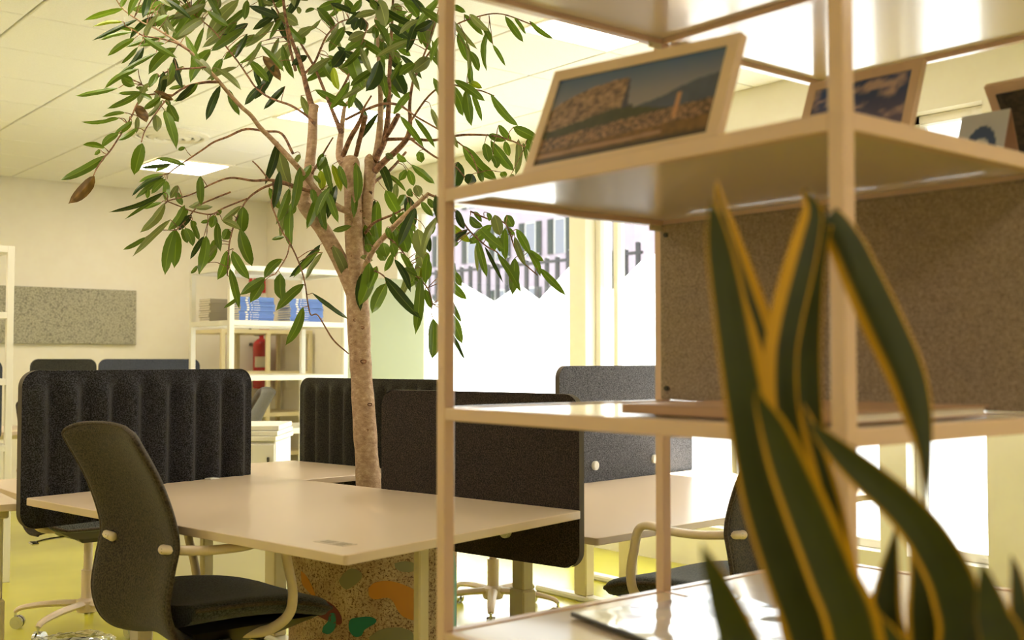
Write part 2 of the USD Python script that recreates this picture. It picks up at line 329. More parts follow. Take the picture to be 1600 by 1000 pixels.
# felt back panel in the middle of the unit
fp = obj('felt_panel', box(1.592, 1.601, .757, 1.499, 1.124, 1.4604, .002), M['felt_tan'], fs, label='taupe felt back panel fixed between the shelves')
for y in (.775, 1.482):
    for z in (1.145, 1.44): obj('screw', disc((1.5905, y, z), (1, 0, 0), .005, .004, 12), M['dark_plastic'], fp)
rs = shelf_unit('shelving_unit', 'white metal shelving unit behind the tree, holding stacks of blue books', [3.195, 4.05], [6.815, 7.42], [.04, .385, .737, 1.097, 1.458, 1.82], 1.82, .034, M['white_metal'], M['white_metal'])
ls = shelf_unit('shelving_unit', 'empty white metal shelving unit cut off by the left edge', [.95, 1.737], [6.455, 7.1], [.04, .395, .739, 1.096, 1.458, 1.817], 1.817, .034, M['white_metal'], M['white_metal'])
bs = shelf_unit('shelving_unit', 'cream metal shelving unit against the back wall, seen through the white one', [4.1, 4.52, 4.93], [8.9, 9.5], [.04, .4, .74, 1.1, 1.46], 1.46, .034, M['cream_metal'], M['cream_metal'])

# ------------------------------------------------------------------ desks
def desk(name, label, quad, zt, cols, along, foot=.34, cw=1.0):
    """quad: the top's corners; cols: column feet; along: the direction of the feet (degrees)."""
    t = thing(name, label, 'desk')
    q = Polygon(quad).buffer(-.012).buffer(.012, quad_segs=4)
    obj('tabletop', prism(q, zt - .0235, zt, .0016), M['desk'], t)
    ca, sa = math.cos(rad(along)), math.sin(rad(along))
    pts = [np.array(c) for c in cols]
    for c in pts:
        def place(m): return move(m, (c[0], c[1], 0), along)
        leg = obj('leg', place(box(-.045 * cw, .045 * cw, -.03 * cw, .03 * cw, .03, zt * .56, .006)), M['leg'], t)
        obj('inner_column', place(box(-.036 * cw, .036 * cw, -.023 * cw, .023 * cw, zt * .56, zt - .03, .004)), M['leg'], leg)
        obj('foot', place(box(-foot, foot, -.035, .035, 0, .03, .008)), M['white_metal'], leg)
        obj('top_bracket', place(box(-foot * .8, foot * .8, -.03, .03, zt - .055, zt - .0235, .004)), M['leg'], leg)
    d = pts[1] - pts[0]; L = np.linalg.norm(d); a = math.degrees(math.atan2(d[1], d[0]))
    for s in (-.16, .16):
        obj('crossbeam', move(box(.03, L - .03, s - .02, s + .02, zt - .06, zt - .026, .004), (pts[0][0], pts[0][1], 0), a), M['leg'], t)
    return t
N_, L_, R_, F_ = (1.315, 2.205), (1.069, 3.763), (2.236, 2.42), (1.965, 3.986)
d1 = desk('desk', 'large beige laminate desk in the middle, with a dark chair pulled up to it', [N_, R_, F_, L_], .76, [(1.757, 2.546), (1.59, 3.56)], 12, .34, .55)
tagm = move(box(-.055, .055, -.022, .022, .7601, .7606), (1.385, 2.37, 0), 100)
tg = obj('printed_label', tagm, M['tag'], d1, label='small grey label printed near the front corner')
obj('label_text', [move(box(-.045, -.01, y - .004, y + .004, .7606, .7609), (1.385, 2.37, 0), 100) for y in (-.011, .001, .012)] + [move(box(.002, .042, y - .005, y + .005, .7606, .7609), (1.385, 2.37, 0), 100) for y in (-.008, .007)], M['tag_dark'], tg)
d2 = desk('desk', 'beige desk behind the tree trunk, with a ribbed divider at its end', [(1.13, 3.87), (1.98, 4.06), (2.08, 3.85), (2.55, 3.9), (2.61, 3.93), (2.48, 4.62), (1.13, 4.6)], .74, [(1.68, 4.36), (2.27, 4.38)], 92, .26)
d3 = desk('desk', 'lower beige desk at the right, between the dark divider and the window', [(2.443, 2.575), (3.55, 2.66), (4.45, 2.72), (4.36, 3.86), (3.3, 3.71), (2.36, 3.62)], .64, [(2.66, 3.2), (4.1, 3.3)], 86)
d4 = desk('desk', 'beige desk end at the far left edge, its rounded corner beside the divider', [(.2, 3.9), (1.0, 3.812), (1.055, 3.80), (1.075, 3.83), (1.12, 4.5), (.25, 4.6)], .74, [(1.03, 3.97), (.35, 4.1)], 84, .12)
d5 = desk('desk', 'pale desk near the window behind the grey divider', [(3.72, 3.96), (4.42, 3.99), (4.42, 4.72), (3.72, 4.69)], .7, [(3.84, 4.14), (4.27, 4.26)], 90)
d6 = desk('desk', 'beige desk along the back wall under two dark dividers', [(1.75, 7.62), (3.1, 7.62), (3.1, 8.3), (1.75, 8.3)], .74, [(2.0, 7.95), (2.85, 7.95)], 90)

def divider(label, a, b, z0, z1, mat, ribs=0, knobs=(), th=.024, rc=.055, side=1, name='desk_divider', edge=True):
    """An upright felt screen from a to b. knobs: (distance from a, height); side: the face they sit on."""
    a, b = np.array(a, float), np.array(b, float); L = np.linalg.norm(b - a); ang = math.degrees(math.atan2(*(b - a)[::-1]))
    t = thing(name, label, 'desk divider', (a[0], a[1], 0), ang); H = z1 - z0
    sup = lambda s, L0: s
    n, m = (int(L / .008) if ribs else 26), 30
    us = np.linspace(0, L, n); V = []
    for face in (-1, 1):
        rows = []
        for zz in np.linspace(0, H, m):
            e = max(rc - zz, zz - (H - rc), 0); ins = rc - math.sqrt(max(rc * rc - e * e, 0))
            x = np.clip(us, ins, L - ins); y = np.full(n, face * th / 2)
            if ribs:
                env = np.clip(np.minimum(zz, H - zz) / .05 - .5, 0, 1) * np.clip(np.minimum(us, L - us) / .04 - .3, 0, 1)
                y = y + .021 * env * np.cos((us / L * ribs) * 2 * np.pi)
            rows.append(np.stack([x, y, np.full(n, z0 + zz)], 1))
        g = grid(np.array(rows)); 
        if face > 0: g.invert()
        V.append(g)
    out = [np.array((x, zz)) for x, zz in rnd_rect(L, H, rc, 8).exterior.coords]
    ring = np.array([[(p[0] + L / 2, f * th / 2, p[1] + z0 + H / 2) for p in out] for f in (-1, 1)])
    side_m = grid(ring); side_m.invert()
    obj('felt_panel', V, mat, t, smooth=50)
    obj('edge_band', side_m, M['felt_edge'] if edge else mat, t, smooth=40)
    for d, z in knobs:
        k = obj('clamp_knob', [disc((d, side * (th / 2 + .006), z), (0, 1, 0), .021, .012, 28), disc((d, side * (th / 2 + .013), z), (0, 1, 0), .017, .004, 28)], M['knob'], t)
    return t
rd = divider('charcoal ribbed felt divider along the left end of the middle desk', (1.055, 3.79), (1.955, 4.0), .655, 1.165, M['felt_dark'], ribs=8)
obj('clamp', box(.70, .74, -.062, -.024, .7605, .765, .0015), M['knob'], rd)
divider('dark brown flat felt divider right of the middle desk, behind the shelf post', (2.252, 2.437), (2.096, 3.263), .585, 1.098, M['felt_brown'], knobs=((.28, .672),), side=1)
divider('ribbed charcoal felt divider behind the tree trunk', (2.515, 4.61), (2.70, 3.72), .6, 1.118, M['felt_olive'], ribs=10)
divider('light grey felt divider with white knobs standing on the lower desk by the window', (3.31, 3.74), (4.36, 3.90), .6, 1.172, M['felt_grey'], knobs=((.25, .715), (.72, .715)), side=-1)
divider('olive-black felt divider against the back wall, left of the blue-grey one', (2.25, 7.85), (2.70, 7.9), .742, 1.205, M['felt_olive'], edge=False)
divider('blue-grey felt divider against the back wall, right of the olive-black one', (2.72, 7.9), (3.47, 7.93), .742, 1.205, M['felt_blue'], edge=False)
divider('dark divider just showing behind the left shelving unit', (1.2, 7.3), (1.93, 7.32), .7, 1.2, M['felt_blue'], edge=False)

# ------------------------------------------------------------------ task chairs
def shell(prof, hw, th, ny=15, dish=.03):
    """A padded shell: prof (n, 2) of x, z from seat end to top; hw(s) half width, dish: how far its sides come forward."""
    P = curve(prof, 7); n = len(P); s = np.linspace(0, 1, n)
    T = np.gradient(P, axis=0); T /= np.linalg.norm(T, axis=1, keepdims=True); N = np.stack([T[:, 1], -T[:, 0]], 1)
    v = np.sin(np.linspace(-np.pi / 2, np.pi / 2, ny)); G = []
    for face in (1, -1):
        rows = []
        for i in range(n):
            half = th / 2 * np.sqrt(np.maximum(1 - np.abs(v) ** 6, .0)) * min(1, .3 + 8 * min(s[i], 1 - s[i]))
            off = dish * (hw(s[i]) / .222) ** 2.2 * np.abs(v) ** 2.2 + face * half
            rows.append(np.stack([P[i, 0] + N[i, 0] * off, v * hw(s[i]), P[i, 1] + N[i, 1] * off], 1))
        g = grid(np.array(rows)); G.append(np.array(rows))
    a, b = grid(G[0]), grid(G[1]); a.invert()
    caps = []
    for i in (0, n - 1):
        c = grid(np.array([G[0][i], G[1][i]]))
        if i == 0: c.invert()
        caps.append(c)
    rim = np.vstack([(G[0][:, 0] + G[1][:, 0]) / 2, (G[0][-1] + G[1][-1])[1:-1] / 2, ((G[0][:, -1] + G[1][:, -1]) / 2)[::-1]])
    m = trimesh.util.concatenate([a, b] + caps); m.merge_vertices(); m.fix_normals()
    return m, rim
def make_chair(label, loc, rz, group=None):
    t = thing('task_chair', label, 'office chair', loc, rz, group)
    def bw(s):
        top = min(1, max(0, (s - .89) / .11)); low = max(0, (.3 - s) / .3)
        return (.140 + .082 * math.sqrt(max(1 - top * top, 0))) * (1 - .10 * low ** 2)
    back, rim = shell([(-.06, .452), (-.16, .458), (-.222, .492), (-.246, .56), (-.236, .64), (-.222, .72), (-.238, .80), (-.278, .90), (-.335, 1.0), (-.352, 1.03)], bw, .034, 17, -.038)
    obj('backrest', back, M['fabric'], t, smooth=60)
    obj('back_piping', tube(rim, .0065, 6), M['piping'], t, smooth=60)
    # seat cushion: top and underside of one closed pad
    nu, nv = 22, 17; U = np.linspace(0, 1, nu); Vv = np.sin(np.linspace(-np.pi / 2, np.pi / 2, nv)); G = []
    for face in (1, -1):
        rows = []
        for u in U:
            x = -.205 + .46 * u; e = max(0, (u - .78) / .22); hw = .232 * (1 - .30 * e ** 3) * (.93 + .07 * min(1, u * 4))
            k = np.sqrt(np.maximum(1 - np.abs(Vv) ** 8, 0)) * min(1, (1 - u) * 9 + .12)
            mid = .512 - .030 * max(0, (u - .6) / .4) ** 2 + .006 * math.sin(u * 5)
            z = mid + .034 * np.abs(Vv) ** 2.4 * (1 - u) ** .7 + (face * .026 * k if face > 0 else -.032 * k)
            rows.append(np.stack([np.full(nv, x), Vv * hw, z], 1))
        G.append(np.array(rows))
    a, b = grid(G[0]), grid(G[1]); b.invert()
    c0 = grid(np.array([G[0][0], G[1][0]])); c1 = grid(np.array([G[0][-1], G[1][-1]])); c1.invert()
    sm = trimesh.util.concatenate([a, b, c0, c1]); sm.merge_vertices(); sm.fix_normals()
    seat = obj('seat', sm, M['fabric_seat'], t, smooth=60)
    mid = (G[0] + G[1]) / 2
    obj('seat_piping', tube(np.vstack([mid[:, 0], mid[-1][1:-1], mid[:, -1][::-1]]), .006, 6), M['piping'], seat, smooth=60)
    obj('seat_shell', trimesh.convex.convex_hull(np.array([(x, s * y, z) for s in (-1, 1) for x, y, z in ((-.2, .2, .482), (.2, .19, .47), (.12, .09, .415), (-.12, .10, .405))])), M['dark_plastic'], t)
    for s in (-1, 1):
        pth = curve([(-.262, s * .15, .705), (-.252, s * .20, .708), (-.19, s * .247, .706), (-.1, s * .268, .708), (-.02, s * .272, .716), (.022, s * .272, .70), (.04, s * .272, .64), (.058, s * .268, .56), (.054, s * .25, .50), (.02, s * .2, .458), (-.02, s * .12, .445)], 5)
        am = obj('armrest', [tube(pth, .0125, 10, flat=(1.25, 1.0)), trimesh.creation.icosphere(2, .0135).apply_translation((-.262, s * .15, .705))], M['arm'], t, smooth=50)
        obj('arm_screw', disc((-.272, s * .165, .706), (1, 0, 0), .005, .006, 12), M['chrome'], am)
    obj('mechanism', [box(-.14, .12, -.075, .075, .395, .447, .02), tube([(0, .0, .41), (.1, .12, .405), (.16, .2, .40)], .006, 8)], M['dark_plastic'], t)
    lv = obj('lever', [tube(curve([(.02, -.07, .42), (.04, -.18, .418), (.05, -.235, .412)], 4), .005, 8), box(.02, .08, -.262, -.23, .402, .412, .004)], M['chrome'], t)
    obj('column', [tube([(0, 0, .09), (0, 0, .26)], .028, 16), tube([(0, 0, .26), (0, 0, .4)], .019, 16)], M['arm'], t, smooth=40)
    obj('hub', lathe([(0, .075), (.045, .075), (.05, .09), (.048, .125), (.03, .135), (0, .135)], 24), M['arm'], t, smooth=40)
    for k in range(5):
        ph = rad(18 + 72 * k); c, s_ = math.cos(ph), math.sin(ph)
        pp = curve([(c * .03, s_ * .03, .112), (c * .18, s_ * .18, .108), (c * .29, s_ * .29, .092), (c * .32, s_ * .32, .075)], 4)
        lg = obj('leg', tube(pp, np.linspace(.022, .012, len(pp)), 8, flat=(1.1, .75)), M['arm'], t, smooth=50)
        cs = [disc((c * .322 + s_ * o - c * .012, s_ * .322 - c * o - s_ * .012, .028), (-s_, c, 0), .028, .014, 20) for o in (-.012, .012)]
        obj('caster', cs + [tube([(c * .32, s_ * .32, .03), (c * .32, s_ * .32, .078)], .006, 8), tube([(c * .322 - s_ * .02 - c * .012, s_ * .322 + c * .02 - s_ * .012, .028), (c * .322 + s_ * .02 - c * .012, s_ * .322 - c * .02 - s_ * .012, .028)], .012, 10)], M['chrome'], lg)
    return t
ch = make_chair('brown-grey upholstered office chair in front, its back towards the camera, at the middle desk', (1.405, 3.03, 0), 5)
dup(ch, (1.73, 5.13, 0), -92, 'office chair whose seat shows below the ribbed divider at the left')
dup(ch, (2.665, 2.33, 0), 92, 'office chair at the right, partly hidden by the striped plant and the shelf')
dup(ch, (3.31, 4.2, 0), -4, 'office chair of which only the white star base shows behind the flat brown divider')
dup(ch, (2.86, 6.44, 0), 141, 'office chair in the background between the ribbed divider and the white shelves')

# ------------------------------------------------------------------ the tree in its planter
TREE_BRANCHES = """
trunk 2285,3659,683,488 2283,3661,726,476 2275,3667,865,439 2265,3676,1059,427 2257,3682,1205,415 2251,3687,1351,439 2247,3691,1449,415 2242,3694,1547,366 2236,3699,1670,342 2232,3703,1842,330 2228,3706,1936,317 2226,3708,1961,303 2226,3708,1976,244 2226,3708,1983,98
limb 2250,3688,1425,366 2223,3713,1511,342 2186,3747,1609,306 2149,3781,1696,294 2114,3813,1760,294 2096,3831,1800,282 2101,3831,1845,245 2108,3829,1895,221 2116,3825,1970,196 2123,3823,2057,184 2126,3824,2145,184 2131,3824,2185,197
limb 2278,3729,1477,321 2285,3713,1600,247 2286,3701,1698,221 2286,3689,1796,233 2289,3675,1882,221 2286,3667,1937,208 2279,3661,1965,185 2275,3653,1976,122 2270,3646,1979,49
branch 2306,3720,1739,124 2305,3705,1825,173 2311,3684,1935,197 2316,3664,1995,184 2317,3648,2079,147 2314,3635,2188,122 2303,3628,2284,97 2290,3622,2429,73 2279,3615,2574,60 2268,3608,2718,48
branch 2298,3649,1961,146 2344,3650,2058,148 2370,3667,2177,111 2388,3691,2285,100 2410,3712,2471,75 2434,3732,2686,51
branch 2296,3650,1921,159 2322,3601,1967,146 2338,3559,1994,133 2357,3514,2041,120 2352,3490,2095,96 2338,3473,2151,71 2334,3447,2230,59 2340,3414,2284,47 2358,3370,2385,35 2378,3325,2521,28
branch 2328,3624,2052,98 2316,3557,2084,120 2300,3493,2113,107
branch 2228,3706,1936,195 2205,3750,1969,172 2213,3769,2035,148 2229,3782,2094,124 2247,3794,2182,85 2269,3802,2211,85
branch 2197,3731,2072,122 2189,3802,2187,74 2183,3872,2300,65 2184,3936,2380,56 2172,4010,2474,51 2155,4088,2588,39 2158,4150,2737,31
branch 2203,3727,1983,122 2199,3665,2042,109 2199,3600,2093,95 2184,3549,2130,47 2179,3488,2166,35
branch 2241,3695,1983,110 2227,3642,2042,109 2216,3587,2112,119
branch 2210,3721,2122,59 2244,3637,2149,63 2276,3554,2163,62 2299,3479,2146,52 2320,3405,2096,37 2368,3309,2032,37 2387,3237,1984,34 2397,3173,1934,29 2393,3120,1858,27
branch 2324,3627,2045,85 2363,3510,2034,67 2399,3394,2016,57 2437,3277,2022,51 2483,3154,2006,37 2494,3058,1974,29 2487,2979,1939,24
branch 2254,3685,1486,171 2234,3572,1597,131 2235,3442,1672,116 2233,3315,1729,102 2227,3191,1776,80
branch 2227,3191,1776,53 2270,3134,1740,44 2298,3090,1678,35 2310,3058,1638,33 2343,3010,1586,28 2366,2970,1556,26 2389,2929,1463,24
branch 2270,3671,1685,73 2263,3596,1717,63 2285,3498,1740,52 2281,3420,1753,37 2275,3345,1754,28
branch 2283,3661,1837,98 2332,3707,1890,74 2417,3724,1951,65 2501,3741,2033,56
branch 2226,3450,1648,42 2246,3408,1613,37 2267,3364,1551,32 2274,3333,1503,30 2294,3290,1456,30 2297,3262,1398,25
branch 2340,3098,1715,33 2393,3068,1690,31 2448,3036,1673,29 2480,3023,1585,27 2512,3009,1536,25 2554,2989,1496,25
branch 2315,3377,2272,37 2360,3340,2355,37 2415,3295,2426,35 2488,3236,2462,30 2551,3184,2469,26 2633,3117,2431,26
branch 2290,3397,2071,47 2342,3354,2166,42 2393,3313,2208,35 2451,3266,2194,33 2491,3233,2185,28 2528,3203,2166,26
branch 2283,3403,2015,47 2354,3329,1939,42 2392,3282,1914,35 2420,3243,1865,30 2449,3203,1805,25
branch 2129,3825,2155,148 2116,3854,2249,123 2103,3882,2353,99 2080,3919,2458,79 2067,3948,2563,65 2063,3969,2695,50
branch 2108,3933,2338,75 2106,3983,2451,60 2112,4027,2537,51 2097,4087,2629,41 2083,4147,2746,31
branch 2230,3704,1732,183 2204,3693,1763,158 2165,3693,1776,150 2101,3712,1817,139 2049,3722,1876,131 2015,3718,1905,123 1973,3720,1944,118 1908,3741,2013,108 1865,3744,2048,100 1826,3743,2089,93 1788,3742,2114,87 1739,3750,2162,82 1701,3748,2198,77 1657,3752,2239,68 1606,3762,2285,54 1543,3781,2328,45 1486,3795,2357,35 1442,3799,2370,33 1398,3802,2391,31 1368,3794,2406,26 1343,3782,2429,24
branch 2109,3726,1819,101 2041,3711,1830,86 1974,3695,1841,75 1915,3673,1846,69 1854,3653,1844,59 1785,3639,1833,50 1700,3638,1834,40 1625,3629,1803,33 1552,3618,1761,28 1466,3617,1730,23
branch 2041,3781,1843,72 1977,3792,1862,62 1919,3797,1845,52 1874,3793,1819,47 1834,3784,1786,40 1800,3770,1739,37 1770,3753,1689,34 1743,3733,1620,32 1726,3705,1567,29 1709,3677,1496,25
branch 1879,3668,1842,46 1872,3652,1802,39 1859,3641,1758,36 1862,3617,1717,34 1872,3588,1658,34 1887,3554,1611,34 1904,3519,1541,31 1912,3491,1473,29 1913,3468,1394,29 1913,3446,1355,27 1924,3416,1352,26 1955,3369,1270,35 1989,3320,1220,26
branch 2054,3848,1990,63 2033,3901,2073,54 1997,3966,2088,54 1950,4040,2102,55 1906,4112,2077,50 1877,4171,2062,45 1855,4225,2037,41 1833,4279,2013,36 1795,4346,1974,31 1780,4394,1953,28
branch 1701,3748,2193,68 1643,3747,2181,54 1581,3750,2156,49 1531,3742,2118,40 1493,3725,2084,35 1456,3706,2036,30 1429,3680,2002,28 1400,3655,1962,25 1378,3625,1918,23
branch 1497,3657,2097,39 1446,3670,2096,34 1402,3677,2082,34 1376,3669,2047,34 1355,3658,2003,32 1323,3655,1945,31 1286,3657,1882,31 1264,3646,1857,31 1239,3638,1820,27 1222,3623,1789,22
branch 1625,3681,2220,44 1577,3688,2209,37 1533,3692,2200,35 1492,3693,2185,33 1454,3692,2156,28 1428,3681,2122,26 1397,3674,2120,23
branch 1560,3670,2262,39 1515,3681,2285,35 1465,3696,2295,30 1415,3711,2298,28 1382,3712,2310,26 1350,3712,2321,23
branch 2115,3798,2109,73 2100,3833,2143,59 2065,3886,2184,54 2035,3934,2206,49 2008,3979,2230,47 1983,4023,2268,45 1968,4059,2315,43 1946,4100,2376,40 1918,4146,2440,38 1896,4188,2497,35 1874,4229,2541,33 1831,4288,2599,28
branch 2130,3915,2318,60 2189,3931,2380,56 2236,3958,2458,51 2279,3987,2522,47 2340,4001,2587,39 2399,4018,2619,29
branch 2218,3843,2206,65 2219,3762,2252,59 2215,3684,2316,49 2201,3615,2363,36 2195,3539,2441,28
branch 2112,3801,1916,59 2084,3694,1948,48 2052,3591,1972,37 2020,3489,1992,27
branch 1784,3681,1774,34 1703,3695,1735,34 1651,3686,1707,31 1583,3690,1713,29 1533,3680,1725,26 1486,3666,1735,24
branch 1738,3719,1797,36 1678,3719,1769,34 1619,3719,1737,31 1569,3711,1680,26 1529,3696,1643,24
branch 1879,3539,1609,29 1847,3501,1559,27 1803,3472,1511,24 1770,3435,1489,24
branch 1844,3632,1841,34 1771,3562,1867,31 1708,3484,1872,26
branch 2225,3579,1539,48 2217,3500,1522,38 2199,3428,1501,32 2170,3366,1477,25
"""
